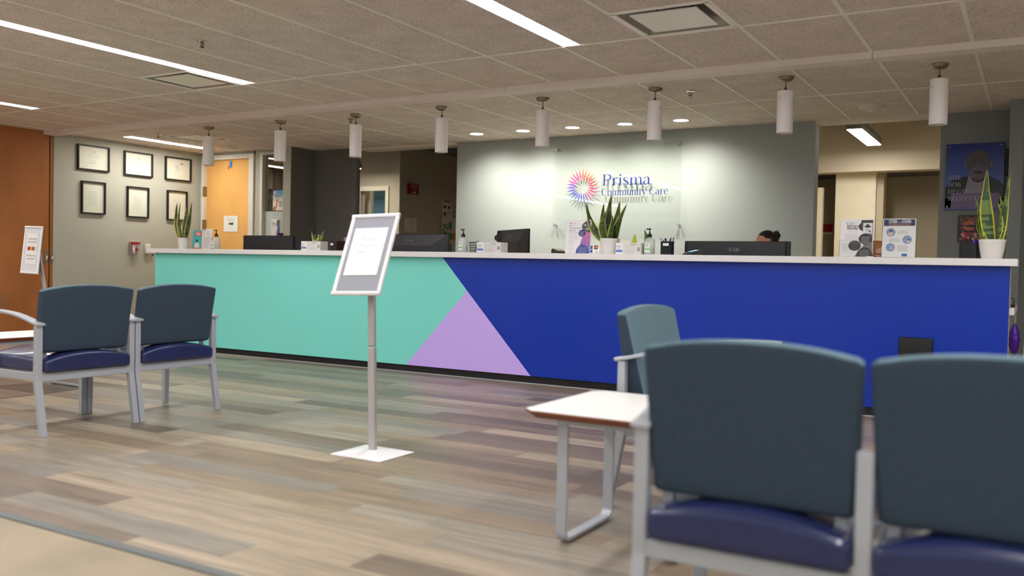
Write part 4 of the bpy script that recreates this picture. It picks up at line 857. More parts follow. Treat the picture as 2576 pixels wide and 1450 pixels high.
def draw_self(mb, T, W, H):
    poly(mb, [(W*.48,0),(W,0),(W,H*.62),(W*.74,H*.62)], T, (130,120,200), lift=.0007)
    mb.add([T @ Vector(p) for p in ((W*.48,0,.0009),(W,0,.0009),(W,H*.62,.0009),(W*.76,H*.62,.0009))], [(0,1,2,3)], m_ink, [[(70,110,180),(90,120,190),(214,110,160),(206,120,180)]])
    disc(mb, W*.985, H*.80, W*.35, H*.175, T, (104,100,104), lift=.0010, a0=90, a1=270); rect(mb, W*.80, W*.99, H*.60, H*.97, T, (120,116,118), lift=.0008)
    for i in range(10): disc(mb, W*random.uniform(.7,.96), H*random.uniform(.64,.92), W*.035, H*.03, T, random.choice([(60,56,60),(170,150,140),(200,196,196),(84,90,104)]), lift=.0013, n=10)
    disc(mb, W*.66, H*.60, W*.14, H*.105, T, (52,66,124), lift=.0015); lines(mb, W*.58, W*.74, H*.64, 3, .012, T, (200,205,225), h=.003, lift=.002)
    disc(mb, W*.70, 0, W*.26, H*.26, T, (70,84,150), lift=.0012, a0=0, a1=180); lines(mb, W*.52, W*.9, H*.17, 5, .0095, T, (170,180,214), h=.002, lift=.0018)
    disc(mb, W*.17, H*.905, W*.03, H*.018, T, (200,90,120)); lines(mb, W*.22, W*.42, H*.915, 2, .006, T, (150,150,160), h=.0014)
    for k, (s_, wd) in enumerate((('SELF', .17), ('AWARENESS', .5), ('GROUP', .28))): serif(mb, s_, W*.12, H*(.80-.075*k), .0125, T, (70,74,96), width=W*wd, lift=.0016)
    lines(mb, W*.12, W*.56, H*.615, 2, .006, T, (160,160,175), h=.0015); lines(mb, W*.12, W*.52, H*.53, 5, .0065, T, (180,180,190), h=.0013)
    for k in range(4): rect(mb, W*.12, W*.36, H*(.385-.045*k), H*(.392-.045*k), T, (165,165,180), lift=.001)
    lines(mb, W*.12, W*.4, H*.19, 6, .010, T, (185,185,195), h=.0013)
holder_sign((-3.117,6.33,ZT), .213, .262, .0, 'self awareness group flyer with purple wave in a clear stand', draw_self, tilt=.07, lip=0)
def draw_care(mb, T, W, H):
    disc(mb, W*.98, H*.80, W*.44, H*.17, T, (66,66,68), lift=.0006, a0=90, a1=270); rect(mb, W*.62, W*.98, H*.82, H*.975, T, (66,66,68), lift=.0007)
    rect(mb, W*.68, W*.965, H*.62, H*.90, T, (222,220,224), lift=.0012); disc(mb, W*.82, H*.80, W*.1, H*.03, T, (70,70,72), lift=.0016); disc(mb, W*.82, H*.83, W*.045, H*.035, T, (50,50,52), lift=.0018)
    for i in range(4): rect(mb, W*(.78+.03*i), W*(.81+.03*i), H*(.72-.015*i), H*(.735-.015*i), T, (70,70,72), lift=.0016)
    disc(mb, W*.89, H*.665, W*.03, H*.02, T, (50,50,52), lift=.0016)
    poly(mb, [(W*.45,0),(W*.98,0),(W*.98,H*.62),(W*.74,H*.6),(W*.72,H*.3)], T, (126,124,128), lift=.0006)
    disc(mb, W*.77, H*.47, W*.205, H*.15, T, (58,58,60), lift=.0014); disc(mb, W*.45, H*.29, W*.19, H*.135, T, (66,66,68), lift=.0014); disc(mb, W*.76, 0, W*.25, H*.25, T, (58,58,60), lift=.0014, a0=0, a1=180)
    lines(mb, W*.64, W*.93, H*.53, 7, .0075, T, (190,190,195), h=.0017, lift=.002); rect(mb, W*.36, W*.54, H*.355, H*.362, T, (150,150,152), lift=.002); rect(mb, W*.38, W*.52, H*.285, H*.291, T, (150,150,152), lift=.002); rect(mb, W*.38, W*.5, H*.21, H*.216, T, (150,150,152), lift=.002)
    lines(mb, W*.6, W*.92, H*.17, 5, .0095, T, (190,190,195), h=.0017, lift=.002)
    disc(mb, W*.19, H*.89, W*.035, H*.026, T, (160,158,170)); disc(mb, W*.19, H*.89, W*.024, H*.017, T, (234,232,236), lift=.0012); text(mb, 'Prisma', W*.26, H*.885, .012, T, (130,130,140), align='LEFT')
    text(mb, 'Self-Care', W*.36, H*.79, .024, T, (50,50,56), width=W*.33, bold=.0003); text(mb, 'Saturday', W*.36, H*.725, .024, T, (50,50,56), width=W*.33, bold=.0003)
    lines(mb, W*.2, W*.5, H*.665, 1, .01, T, (160,160,165), h=.0014); lines(mb, W*.12, W*.57, H*.60, 3, .0085, T, (165,165,170), h=.0015); lines(mb, W*.12, W*.58, H*.51, 3, .0085, T, (165,165,170), h=.0015); lines(mb, W*.06, W*.26, H*.35, 8, .0075, T, (165,165,170), h=.0013)
holder_sign((-1.057,6.33,ZT), .208, .252, 0, 'grey and black self-care flyer in a clear acrylic holder', draw_care, tilt=.12, lip=.115)
def draw_cough(mb, T, W, H):
    rect(mb, W*.03, W*.97, H*.81, H*.98, T, (44,58,104)); text(mb, 'COVER', W*.30, H*.885, .029, T, (236,236,240), width=W*.26, bold=.0009, lift=.0016); text(mb, 'your', W*.49, H*.893, .016, T, (200,205,220), lift=.0016); text(mb, 'COUGH', W*.71, H*.885, .029, T, (236,236,240), width=W*.28, bold=.0009, lift=.0016)
    lines(mb, W*.18, W*.84, H*.865, 2, .008, T, (206,140,130), h=.003, lift=.0016, ragged=.02)
    for x, y in ((.25,.645),(.75,.455),(.25,.25)):
        disc(mb, W*x, H*y, W*.135, H*.105, T, (60,86,160), lift=.001); disc(mb, W*x, H*y, W*.122, H*.094, T, (140,170,214), lift=.0013)
    disc(mb, W*.25, H*.60, W*.08, H*.045, T, (226,190,170), lift=.0016); disc(mb, W*.25, H*.675, W*.06, H*.04, T, (90,90,96), lift=.0015); poly(mb, [(W*.23,H*.62),(W*.25,H*.67),(W*.27,H*.62)], T, (238,236,236), lift=.002)
    disc(mb, W*.69, H*.49, W*.03, H*.02, T, (214,120,130), lift=.0016); disc(mb, W*.79, H*.45, W*.05, H*.04, T, (100,120,160), lift=.0016); disc(mb, W*.79, H*.405, W*.05, H*.03, T, (226,196,176), lift=.0018)
    disc(mb, W*.29, H*.23, W*.06, H*.04, T, (214,160,180), lift=.0016); rect(mb, W*.19, W*.2, H*.2, H*.31, T, (60,90,160), lift=.0018)
    lines(mb, W*.45, W*.8, H*.675, 3, .0065, T, (150,150,155), h=.0015); lines(mb, W*.2, W*.55, H*.48, 4, .0065, T, (150,150,155), h=.0015); lines(mb, W*.45, W*.8, H*.29, 6, .0065, T, (150,150,155), h=.0015); rect(mb, W*.6, W*.76, H*.02, H*.09, T, (70,110,180))
holder_sign((-.795,6.33,ZT), .2, .252, 0, 'white and navy cover your cough notice in a clear stand', draw_cough, tilt=.07, lip=.252)
# card-brand sign
def draw_cards(mb, T, W, H):
    rect(mb, W*.04, W*.46, H*.05, H*.95, T, (232,232,236)); rect(mb, W*.05, W*.3, H*.5, H*.9, T, (40,100,170), lift=.001); rect(mb, W*.05, W*.3, H*.1, H*.42, T, (40,70,140), lift=.001)
    rect(mb, W*.5, W*.96, H*.5, H*.95, T, (30,26,28), lift=.001); disc(mb, W*.66, H*.73, W*.13, H*.15, T, (214,40,40), lift=.0014); disc(mb, W*.8, H*.73, W*.13, H*.15, T, (240,150,40), lift=.0016); rect(mb, W*.5, W*.96, H*.08, H*.4, T, (240,240,240), lift=.001); poly(mb, [(W*.6,H*.1),(W*.94,H*.1),(W*.9,H*.24)], T, (200,50,60), lift=.0014)
holder_sign((-2.978,6.34,ZT), .068, .066, 0, 'tiny payment card logos sign between purple flyer and white pot', draw_cards, tilt=.1, lip=0, name='card_sign', cat='sign')

def pump_bottle(loc, label, col_liquid=None, h=.13, r=.040, first=[None]):
    t = thing('pump_bottle', loc, 0, label, 'bottle', 'hand sanitizer pump bottles on the counter')
    q = MB(); q.lathe([(r*.9,0),(r,.006),(r,h*.78),(r*.85,h*.92),(r*.4,h),(r*.36,h+.006)], m_bottle, n=24); bot = q.build('bottle', t, smooth=True)
    q = MB(); q.lathe([(r*.9,.004),(r*.93,.008),(r*.93,h*.42)], mat('gel', (196,214,206), .2, alpha=.5), n=20); q.build('gel', t, smooth=True)
    T = plane_T((0,-r-.0005,0)); q = MB(); rect(q, -r*.55, r*.55, h*.12, h*.72, T, (222,228,222), lift=.0012); rect(q, -r*.5, r*.5, h*.28, h*.36, T, (120,190,110), lift=.0018); lines(q, -r*.45, r*.3, h*.64, 3, .008, T, (90,110,100), h=.002, lift=.002); q.build('label', bot)
    q = MB(); q.lathe([(r*.36,h+.004),(r*.42,h+.006),(r*.42,h+.026),(r*.2,h+.03),(r*.12,h+.045),(.004,h+.046)], m_black, n=18); q.lathe([(.004,h+.044),(.004,h+.062)], m_black, n=8); q.rbox((-.008,0,h+.066), (.018,.006,.005), .003, m_black, n=2); q.build('pump', t, smooth=True)
    return t
pump_bottle((-7.17,6.34,ZT), 'clear pump bottle with black pump left of the first monitor', h=.125, r=.042); pump_bottle((-4.19,6.34,ZT), 'clear pump bottle beside the black pen cup before the logo wall', h=.125, r=.039); pump_bottle((-2.522,6.34,ZT), 'clear pump bottle between the mask box and pen caddy', h=.125, r=.041)
def mask_box(loc, L, Wd, H, rz, label):
    t = thing('mask_box', loc, rz, label, 'box', 'white mask boxes on the counter'); q = MB(); q.box(-L/2,L/2,-Wd/2,Wd/2,0,H,m_ink,col=(222,220,216)); T = plane_T((-L/2,-Wd/2-.0004,0))
    k = .28*L; rect(q, 0, k, 0, H, T, (236,236,238)); rect(q, .004, k-.002, H*.2, H*.36, T, (70,110,180), lift=.001); rect(q, .006, k*.7, H*.7, H*.76, T, (140,150,180), lift=.001); lines(q, .006, k*.85, H*.58, 2, .012, T, (110,120,160), h=.003, lift=.001)
    for i in range(3): disc(q, k+.03+i*.024, H*.64, .008, .012, T, (190,190,188), lift=.0008, n=10); disc(q, k+.03+i*.024, H*.64, .006, .009, T, (226,224,220), lift=.0011, n=10)
    rect(q, L*.58, L*.8, H*.82, H*.87, T, (120,120,120), lift=.001); lines(q, k+.02, L*.78, H*.36, 4, .008, T, (180,180,178), h=.002, lift=.001); lines(q, L*.86, L*.96, H*.6, 5, .006, T, (90,90,92), h=.003, lift=.001, ragged=0)
    q.build('carton', t); return t
mask_box((-5.855,6.345,ZT), .225, .11, .085, .05, 'white mask box in front of the small striped plant'); mask_box((-3.905,6.345,ZT), .232, .11, .085, 0, 'white mask box in front of the angled monitor with headset'); mask_box((-2.669,6.335,ZT), .204, .10, .085, 0, 'white mask box right of the big snake plant pot')
q = MB(); q.box(-5.995,-5.968,6.33,6.40,ZT,ZT+.065,m_paper); tag(q.build('tissue_pack'), 'small white pack peeking left behind the first mask box', 'box')
t = thing('desk_caddy', (-5.55,6.36,ZT), 0, 'black desk caddy with white sticker left of the sign stand', 'caddy'); q = MB(); q.box(-.09,-.012,-.04,.04,0,.088,m_black); q.box(-.008,.10,-.05,.04,0,.09,m_blackgloss); q.build('boxes', t, bevel=.003); q = MB(); q.box(-.086,-.055,-.042,-.0405,.05,.07,m_paper); q.build('sticker', t)
q = MB()
for i in range(5): q.tube([(.03+.012*i,0,.05),(.035+.014*i,.01,.125)], .003, m_ink, n=6, col=(200,170,190))
q.build('pens', t)
t = thing('pen_cup', (-4.078,6.34,ZT), 0, 'black wire mesh pen cup beside the angled monitor', 'pen cup')
q = MB()
for k in range(28): a = 2*PI*k/28; q.tube([(.036*math.cos(a),.036*math.sin(a),.002),(.042*math.cos(a),.042*math.sin(a),.086)], .0011, m_black, n=4)
for z in (.003,.02,.04,.06,.085): r = .036+.006*z/.086; q.tube([(r*math.cos(2*PI*k/20), r*math.sin(2*PI*k/20), z) for k in range(20)], .0016 if .003 < z < .085 else .003, m_black, n=6, closed=True)
q.lathe([(.036,0),(.036,.003)], m_black, n=20); q.build('mesh_cup', t)
q = MB(); q.tube([(.01,0,.01),(.03,.01,.10)], .003, m_black, n=6); q.build('pen', t)
t = thing('pen_caddy', (-2.381,6.34,ZT), 0, 'black caddy full of purple and white pens', 'pen caddy')
q = MB(); q.prism([(-.036,-.03),(.036,-.03),(.04,.03),(-.04,.03)], 0, .003, m_black, axis='z')
for a, b in (((-.042,-.032),(.042,-.032)),((.042,-.032),(.042,.032)),((.042,.032),(-.042,.032)),((-.042,.032),(-.042,-.032))):
    q.tube([(a[0],a[1],.098),(b[0],b[1],.098)], .003, m_black, n=6); q.tube([(a[0],a[1],.003),(b[0],b[1],.003)], .002, m_black, n=6)
q.box(-.04,.04,-.031,-.030,.0,.096,mat('smoked_mesh', (20,18,28), .3, alpha=.75)); q.box(-.041,-.040,-.03,.03,0,.096,m_black); q.box(.040,.041,-.03,.03,0,.096,m_black); q.box(-.04,.04,.030,.031,0,.096,m_black); q.build('mesh_cup', t)
q = MB(); q.box(-.022,.022,-.034,-.032,.066,.086,m_paper); q.build('sticker', t)
for i in range(9):
    x = -.032+.008*i+random.uniform(-.002,.002); tx = x*1.3+random.uniform(-.006,.006); y = random.uniform(-.015,.015); zt = random.uniform(.112,.132)
    q = MB(); q.tube([(x*.8,y,.01),(x*.8+(tx-x*.8)*.85,y*1.3,zt-.008)], .0036, m_ink, n=8, col=(70,40,110) if i % 3 else (226,222,232)); q.tube([(x*.8+(tx-x*.8)*.85,y*1.3,zt-.012),(tx,y*1.4,zt)], .0042, m_ink, n=8, col=(90,50,150) if i % 2 else (60,40,90)); q.build('pen', t)
def card_terminal(loc, rz, label, screen=False):
    t = thing('card_terminal', loc, rz, label, 'card terminal'); q = MB(); q.prism([(-.06,0),(.07,0),(.07,.035),(.05,.04),(-.055,.014),(-.06,.01)], -.04, .04, m_darkgrey, axis='x'); tb = q.build('body', t, bevel=.004)
    T = plane_T((0,-.055,.0155), (1,0,0), (0,.97,.24)); q = MB(); q.box(-.03,.03,.035,.095,.0,.0015,m_screen if screen else mat('grey_lcd', (170,176,166), .3), T=T); q.build('screen', t)
    q = MB()
    for i in range(9): q.box(-.024+.018*(i % 3), -.012+.018*(i % 3), .006+.009*(i//3), .012+.009*(i//3), .0, .002, m_nickel, T=T)
    q.build('keypad', tb)
card_terminal((-3.295,6.37,ZT), .9, 'dark card terminal left of the purple flyer'); card_terminal((-2.19,6.34,ZT), -.9, 'card terminal with a lit blue screen by the widest monitor', True)
q = MB(); q.ball((-.352,6.42,ZT+.105), (.02,.02,.02), m_purple, n=10); q.lathe([(.02,0),(.014,.09)], m_black, c=(-.352,6.42,ZT), n=10); tag(q.build('hand_bell', smooth=True), 'small purple topped object behind the right snake plant pot', 'ornament')
q = MB(); q.box(-.66,-.53,6.9,7.0,.736,1.05,m_paper); tag(q.build('paper_box'), 'pale paper box top just above the counter, left of right-hand black monitor', 'box')

# ------------------------------------------------------------------ monitors (on the lower work surface, their backs or dark sides to us)
def monitor(loc, W, Hs, ztop, rz, label, logo=True, hump=True):
    t = thing('computer_monitor', loc, rz, label, 'monitor'); zt = ztop-loc[2]; zb = zt-Hs
    q = MB(); q.rbox((0,0,(zt+zb)/2), (W/2,.012,Hs/2), .006, m_black, n=2); q.build('screen_panel', t, smooth=True)
    q = MB()
    if hump:
        z1_, z0_ = zt-Hs*.30, zb+.02; a = W*.40
        q.add([(-W*.47,-.012,zt-.01),(W*.47,-.012,zt-.01),(W*.47,-.012,zb+.01),(-W*.47,-.012,zb+.01),(-a*.72,-.045,z1_),(a*.72,-.045,z1_),(a*.72,-.045,z0_),(-a*.72,-.045,z0_)], [(0,4,5,1),(1,5,6,2),(2,6,7,3),(3,7,4,0),(4,7,6,5)], m_darkgrey)
    else: q.box(-W*.46,W*.46,-.03,-.012,zb+.01,zt-.008,m_darkgrey)
    cover = q.build('back_cover', t)
    if logo:
        T = plane_T((0,-.0335 if hump else -.0305,0)); q = MB(); zz = zt-.075; c = (150,150,152)
        TL_ = plane_T((0,-.026,zz), (1,0,0), (0,-.3,.95)) if hump else T @ Matrix.Translation((0,zz,0))
        for k in range(22): a = math.radians(20+k*320/22); disc(q, -.035+.013*math.cos(a), .011+.013*math.sin(a), .0018, .0018, TL_, c, lift=.004, n=6)
        rect(q, -.037, -.034, .004, .018, TL_, c, lift=.004); rect(q, -.037, -.029, .003, .0055, TL_, c, lift=.004)
        text(q, 'LG', .01, .0, .034, TL_, c, lift=.004, bold=.0008); q.build('logo', cover)
    q = MB(); q.box(-.03,.03,-.05,-.02,.01,zb+.1,m_black); q.box(-.12,.12,-.12,.10,0,.012,m_black); q.build('stand', t, bevel=.003)
    return t
monitor((-6.97,6.88,.735), .70, .40, 1.200, .10, 'plain black monitor behind the counter before the maple door', logo=False, hump=False)
q = MB(); q.rbox((0,0,.012), (.03,.014,.010), .006, m_black, n=2); q.lathe([(.008,0),(.008,.006)], m_blackgloss, c=(0,-.016,.012), n=12, ax=(0,-1,0)); q.box(-.01,.01,-.004,.02,-.004,.004,m_black); o = tag(q.build('webcam', smooth=True), 'small webcam clipped on top of the plain black monitor', 'webcam'); o.location = (-6.83,6.89,1.205)
monitor((-5.08,6.82,.735), .84, .36, 1.213, 0, 'black monitor with raised back hump right of the sign stand', True)
m3 = monitor((-4.02,6.88,.735), .66, .36, 1.255, -.62, 'angled black monitor with a headset on its corner')
monitor((-2.0,6.80,.735), .815, .36, 1.158, 0, 'widest black monitor hiding the dark haired person', hump=False)
monitor((-.365,7.2,.735), .27, .36, 1.165, 0, 'dark monitor behind the right snake plant pot', logo=False, hump=False)
t = thing('headset', (-4.262,7.02,1.19), .5, 'black headset hanging over the angled monitor corner', 'headset')
q = MB(); q.tube([(0,.055*math.cos(a),.055*math.sin(a)) for a in [PI*k/14 for k in range(15)]], .006, m_black, n=8); q.build('headband', t)
for s_ in (-1,1): q = MB(); q.lathe([(.026,-.012),(.03,0),(.026,.012)], m_black, c=(0,.055*s_,-.005), n=16, ax=(0,1,0)); q.build('ear_cup', t, smooth=True)
q = MB(); q.tube([(0,-.06,0),(.03,-.07,-.03),(.06,-.07,-.05)], .003, m_black, n=6); q.build('microphone_boom', t)

# ------------------------------------------------------------------ seating
def chair_parts(t, widths, PWd=.033, inner_arms=True, flare=.075):
    """widths: post-to-post pitch of each seat; local +y is forward, x lateral, rear foot line behind y=0"""
    xs = [0]
    for w_ in widths: xs.append(xs[-1]+w_)
    for i, x in enumerate(xs):
        q = MB(); q.prism([(0,.575),(0,.288),(-.050,0),(-.020,0),(.034,.288),(.030,.575)], x, x+PWd, m_frame, axis='x'); q.build('leg', t, bevel=.003)
        q = MB(); ft = .615 if inner_arms or i in (0, len(xs)-1) else .32; q.prism([(.430,ft),(.430,.30),(.436,0),(.462,0),(.468,.30),(.460,ft)], x, x+PWd, m_frame, axis='x'); q.build('leg', t, bevel=.003)
        if not inner_arms and 0 < i < len(xs)-1: continue
        pts = [(x+PWd/2, y, z) for y, z in ((-.014,.580),(.04,.590),(.09,.603),(.15,.616),(.21,.626),(.27,.632),(.33,.636),(.39,.638),(.45,.638),(.485,.637))]
        q = MB(); q.sweep(pts, .0235, .007, (1,0,0), m_frame); q.build('armrest', t, bevel=.004)
    q = MB(); W = xs[-1]+PWd
    q.box(PWd-.002, W-PWd+.002, .002, .028, .282, .324, m_frame); q.box(PWd-.002, W-PWd+.002, .434, .460, .285, .326, m_frame)
    for x in xs: q.box(x+.005, x+PWd-.005, .02, .44, .288, .328, m_frame)
    q.build('seat_frame', t, bevel=.003)
    for i, w_ in enumerate(widths):
        a, b = xs[i]+PWd+.003, xs[i+1]-.003; cx_, hw = (a+b)/2, (b-a)/2
        def fs(v, hw=hw):
            u = v.x/hw; top = (v.z+.035)/.07
            v = v.copy(); v.z += .034*(1-abs(u)**2.2)*max(0, top)**1.5 - .012*max(0, -v.y/.24)*max(0, top); return v
        q = MB(); q.rbox((cx_, .222, .366), (hw, .242, .038), .018, m_seat, n=12, fn=fs); q.build('seat', t, smooth=True)
        def fb(v, hw=hw):
            u = v.x/hw; h01 = (v.z+.165)/.33; v = v.copy()
            v.z += .026*(1-abs(u)**2.2)*max(0, h01)**2 ; v.x *= 1+flare*h01
            yy = (v.y+.04)/.08; th = .088*(1-h01)+.046*h01; back = .018*(1-h01)-.022*h01
            v.y = back+yy*th+.006*(1-u*u)*(1 if yy > .5 else 0); return v
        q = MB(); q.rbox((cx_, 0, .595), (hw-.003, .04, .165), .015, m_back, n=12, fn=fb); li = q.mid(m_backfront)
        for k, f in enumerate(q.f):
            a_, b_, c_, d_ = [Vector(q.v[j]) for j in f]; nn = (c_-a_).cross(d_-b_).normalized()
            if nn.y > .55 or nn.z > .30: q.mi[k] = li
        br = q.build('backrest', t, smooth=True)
        q = MB()
        for sx in (-.86, .86): q = MB(); q.box(cx_+sx*hw-.012, cx_+sx*hw+.012, .045, .060, .37, .47, m_frame); q.build('back_bracket', br)
W_ = .549
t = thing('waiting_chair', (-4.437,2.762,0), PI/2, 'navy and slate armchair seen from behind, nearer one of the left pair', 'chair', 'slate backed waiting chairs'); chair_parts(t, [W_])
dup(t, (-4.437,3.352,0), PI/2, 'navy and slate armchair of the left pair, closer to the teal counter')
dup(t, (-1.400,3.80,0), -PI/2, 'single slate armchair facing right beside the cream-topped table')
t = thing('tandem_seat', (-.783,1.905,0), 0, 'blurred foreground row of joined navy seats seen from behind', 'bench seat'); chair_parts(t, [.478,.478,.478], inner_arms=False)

def side_table(loc, rz, L, Wd, H, label, inset=.1, sled=.19):
    t = thing('side_table', loc, rz, label, 'table'); a, b = L/2, Wd/2; c = .035
    oc = lambda s_: [(-a*s_+c,-b*s_),(a*s_-c,-b*s_),(a*s_,-b*s_+c),(a*s_,b*s_-c),(a*s_-c,b*s_),(-a*s_+c,b*s_),(-a*s_,b*s_-c),(-a*s_,-b*s_+c)]
    q = MB(); q.prism(oc(1.0), H-.002, H, m_ttop, axis='z'); q.build('table_top', t)
    q = MB(); o1, o2 = oc(1.002), oc(.94); vs = [(x, y, H-.002) for x, y in o1]+[(x, y, H-.010) for x, y in o1]+[(x, y, H-.026) for x, y in o2]; fs = []
    for k in range(2): fs += [(k*8+i, k*8+(i+1) % 8, (k+1)*8+(i+1) % 8, (k+1)*8+i) for i in range(8)]
    fs += [tuple(range(16,24))]; q.add(vs, fs, m_wood); q.build('wood_edge', t)
    q = MB(); ax = a-inset
    q.box(-ax-.018,ax+.018,-sled-.012,-sled+.012,H-.052,H-.026,m_frame); q.build('apron', t)
    q = MB(); q.box(-ax-.018,ax+.018,sled-.012,sled+.012,H-.052,H-.026,m_frame); q.build('apron', t)
    for s_ in (-1,1):
        q = MB(); r = .03; pts = [(s_*ax,-sled,H-.03),(s_*ax,-sled,.012+r)]+[(s_*ax,-sled+r-r*math.cos(k*PI/8),.012+r-r*math.sin(k*PI/8)) for k in range(1,5)]+[(s_*ax,sled-r+r*math.sin(k*PI/8),.012+r-r*math.cos(k*PI/8)) for k in range(0,4)]+[(s_*ax,sled,.012+r),(s_*ax,sled,H-.03)]
        q.sweep(pts, .019, .006, (1,0,0), m_frame); leg = q.build('sled_leg', t, bevel=.002)
        for yy in (-sled+.05, sled-.05): q = MB(); q.lathe([(.012,0),(.012,.007)], m_black, c=(s_*ax,yy,0), n=10); q.build('foot_pad', leg)
side_table((-1.17,2.885,0), 0, .60, .585, .46, 'cream-topped side table with brown edge next to the single chair', inset=.107, sled=.19)
side_table((-6.05,3.62,0), PI/2, .92, .50, .395, 'low cream-topped table half hidden behind the left chair pair', inset=.075, sled=.205)

# ------------------------------------------------------------------ sign stands
def sign_stand(base, P, W, L, tilt, roll, yaw, pole_top, label, draw, base_rz=0, sheet=(150,152,160)):
    t = thing('sign_stand', (0,0,0), 0, label, 'sign stand'); bx, by = base
    q = MB(); B = Matrix.Translation((bx,by,0)) @ Matrix.Rotation(base_rz, 4, 'Z'); a, b = .153, .135
    vs = [(-a,-b,.0),(a,-b,.0),(a,b,.0),(-a,b,.0),(-a,-b,.006),(a,-b,.006),(a,b,.006),(-a,b,.006),(-.06,-.05,.022),(.06,-.05,.022),(.06,.05,.022),(-.06,.05,.022)]
    q.add([B @ Vector(v) for v in vs], [(3,2,1,0),(0,1,5,4),(1,2,6,5),(2,3,7,6),(3,0,4,7),(4,5,9,8),(5,6,10,9),(6,7,11,10),(7,4,8,11),(8,9,10,11)], m_signframe); q.build('base_plate', t, bevel=.004)
    pb = Vector((bx,by,.018)); pt = Vector(pole_top); mid = pb.lerp(pt, .56)
    q = MB(); q.sweep([pb, pb.lerp(pt,.555)], .020, .012, (1,0,0), m_steel); q.sweep([pb.lerp(pt,.558), pt], .019, .011, (1,0,0), m_steel); q.build('pole', t, bevel=.005)
    lat = Vector((math.cos(yaw)*math.cos(roll), math.sin(yaw)*math.cos(roll), math.sin(roll))); back = Vector((-math.sin(yaw), math.cos(yaw), 0))
    up = Vector((0,0,1))*math.cos(roll)-Vector((math.cos(yaw), math.sin(yaw), 0))*math.sin(roll); u = up*math.cos(tilt)+back*math.sin(tilt)
    T = plane_T(Vector(P)-lat*W/2, lat, u)
    q = MB(); b = .021
    for (x0,x1,y0,y1) in ((0,W,0,b),(0,W,L-b,L),(0,b,b,L-b),(W-b,W,b,L-b)):
        if x1-x0 > y1-y0: q.prism([(y0,-.006),(y0+.002,.004),((y0+y1)/2,.009),(y1-.002,.004),(y1,-.006)], x0, x1, m_signframe, axis='x', T=T)
        else: q.prism([(x0,-.006),(x0+.002,.004),((x0+x1)/2,.009),(x1-.002,.004),(x1,-.006)], y0, y1, m_signframe, axis='y', T=T)
    q.build('frame', t)
    q = MB(); q.box(.004,W-.004,.004,L-.004,-.012,-.006,m_darkgrey,T=T); q.box(b,W-b,b,L-b,-.006,-.002,m_ink,T=T,col=sheet); bk = q.build('backing', t)
    q = MB(); draw(q, T, W, L); q.build('paper_notice', bk)
    q = MB(); q.box(W/2-.03,W/2+.03,L*.4,L*.6,-.03,-.012,m_steel,T=T); q.build('bracket', t)
def draw_checkin(mb, T, W, L):
    x0, x1, y0, y1 = W*.14, W*.83, L*.24, L*.82; mb.box(x0,x1,y0,y1,-.001,.0008,m_ink,T=T,col=(252,252,254))
    c = (170,172,184); cx_ = (x0+x1)/2; text(mb, 'Patients', cx_+.01, y0+.185, .028, T, c, lift=.002); text(mb, 'Check In', cx_, y0+.15, .03, T, c, lift=.002); text(mb, 'Registration', cx_, y0+.12, .02, T, c, lift=.002); text(mb, 'and Services', cx_, y0+.098, .018, T, c, lift=.002)
    text(mb, 'Prisma', x0+.05, y1-.04, .014, T, (222,224,230), lift=.002); lines(mb, x0+.02, x1-.02, y0+.075, 2, .02, T, (224,224,228), h=.004, lift=.002)
    for i in range(8): a = math.radians(20*i); poly(mb, [(x1-.03+.01*math.cos(a), y0+.02+.01*math.sin(a)), (x1-.03+.024*math.cos(a-.1), y0+.02+.024*math.sin(a-.1)), (x1-.03+.024*math.cos(a+.1), y0+.02+.024*math.sin(a+.1))], T, (236,206,222), lift=.002)
sign_stand((-2.790,3.455), (-2.829,3.35,.779), .278, .446, math.radians(25.9), math.radians(1.8), math.radians(5.75), (-2.822,3.462,.93), 'sign stand with white frame in the middle of the floor', draw_checkin)
def draw_nutri(mb, T, W, L):
    x0, x1, y0, y1 = W*.2, W*.82, L*.2, L*.84; mb.box(x0,x1,y0,y1,-.001,.0008,m_ink,T=T,col=(238,238,238)); cx_ = (x0+x1)/2; c = (120,150,130)
    text(mb, 'CHECK IN HERE', cx_, y1-.055, .02, T, c, lift=.002, width=.13); text(mb, 'FOR NUTRITION', cx_, y1-.085, .02, T, c, lift=.002, width=.13); text(mb, 'REGISTRESE AQUI', cx_, y0+.075, .02, T, c, lift=.002, width=.14); text(mb, 'PARA NUTRICION', cx_, y0+.045, .02, T, c, lift=.002, width=.13)
    for i, c in enumerate([(120,30,70),(226,120,70),(230,190,60),(170,40,90),(170,190,110)]): disc(mb, cx_-.05+.024*i, (y0+y1)/2+.004, .014, .02, T, c, lift=.002)
sign_stand((-7.88,5.08), (-8.05,4.93,.768), .278, .446, math.radians(5.2), math.radians(-1.3), math.radians(-1), (-8.04,5.02,.98), 'sign stand with fruit print by the orange panels', draw_nutri, sheet=(224,224,228))

# ------------------------------------------------------------------ people seated behind the counter
def skin_mesh(name, nodes, edges, m, parent, sub=2, root=0):
    me = bpy.data.meshes.new(name); me.from_pydata([n[0] for n in nodes], edges, []); o = bpy.data.objects.new(name, me); COL.objects.link(o)
    sk = o.modifiers.new('s', 'SKIN'); ss = o.modifiers.new('u', 'SUBSURF'); ss.levels = sub; ss.render_levels = sub
    for i, n in enumerate(nodes):
        r = n[1]; me.skin_vertices[0].data[i].radius = r if isinstance(r, tuple) else (r, r); me.skin_vertices[0].data[i].use_root = (i == root)
    dg = bpy.context.evaluated_depsgraph_get(); nm = bpy.data.meshes.new_from_object(o.evaluated_get(dg)); bpy.data.objects.remove(o)
    nm.materials.clear(); nm.materials.append(m); nm.polygons.foreach_set('use_smooth', [True]*len(nm.polygons)); no = bpy.data.objects.new(name, nm); COL.objects.link(no)
    if parent: no.parent = parent
    return no
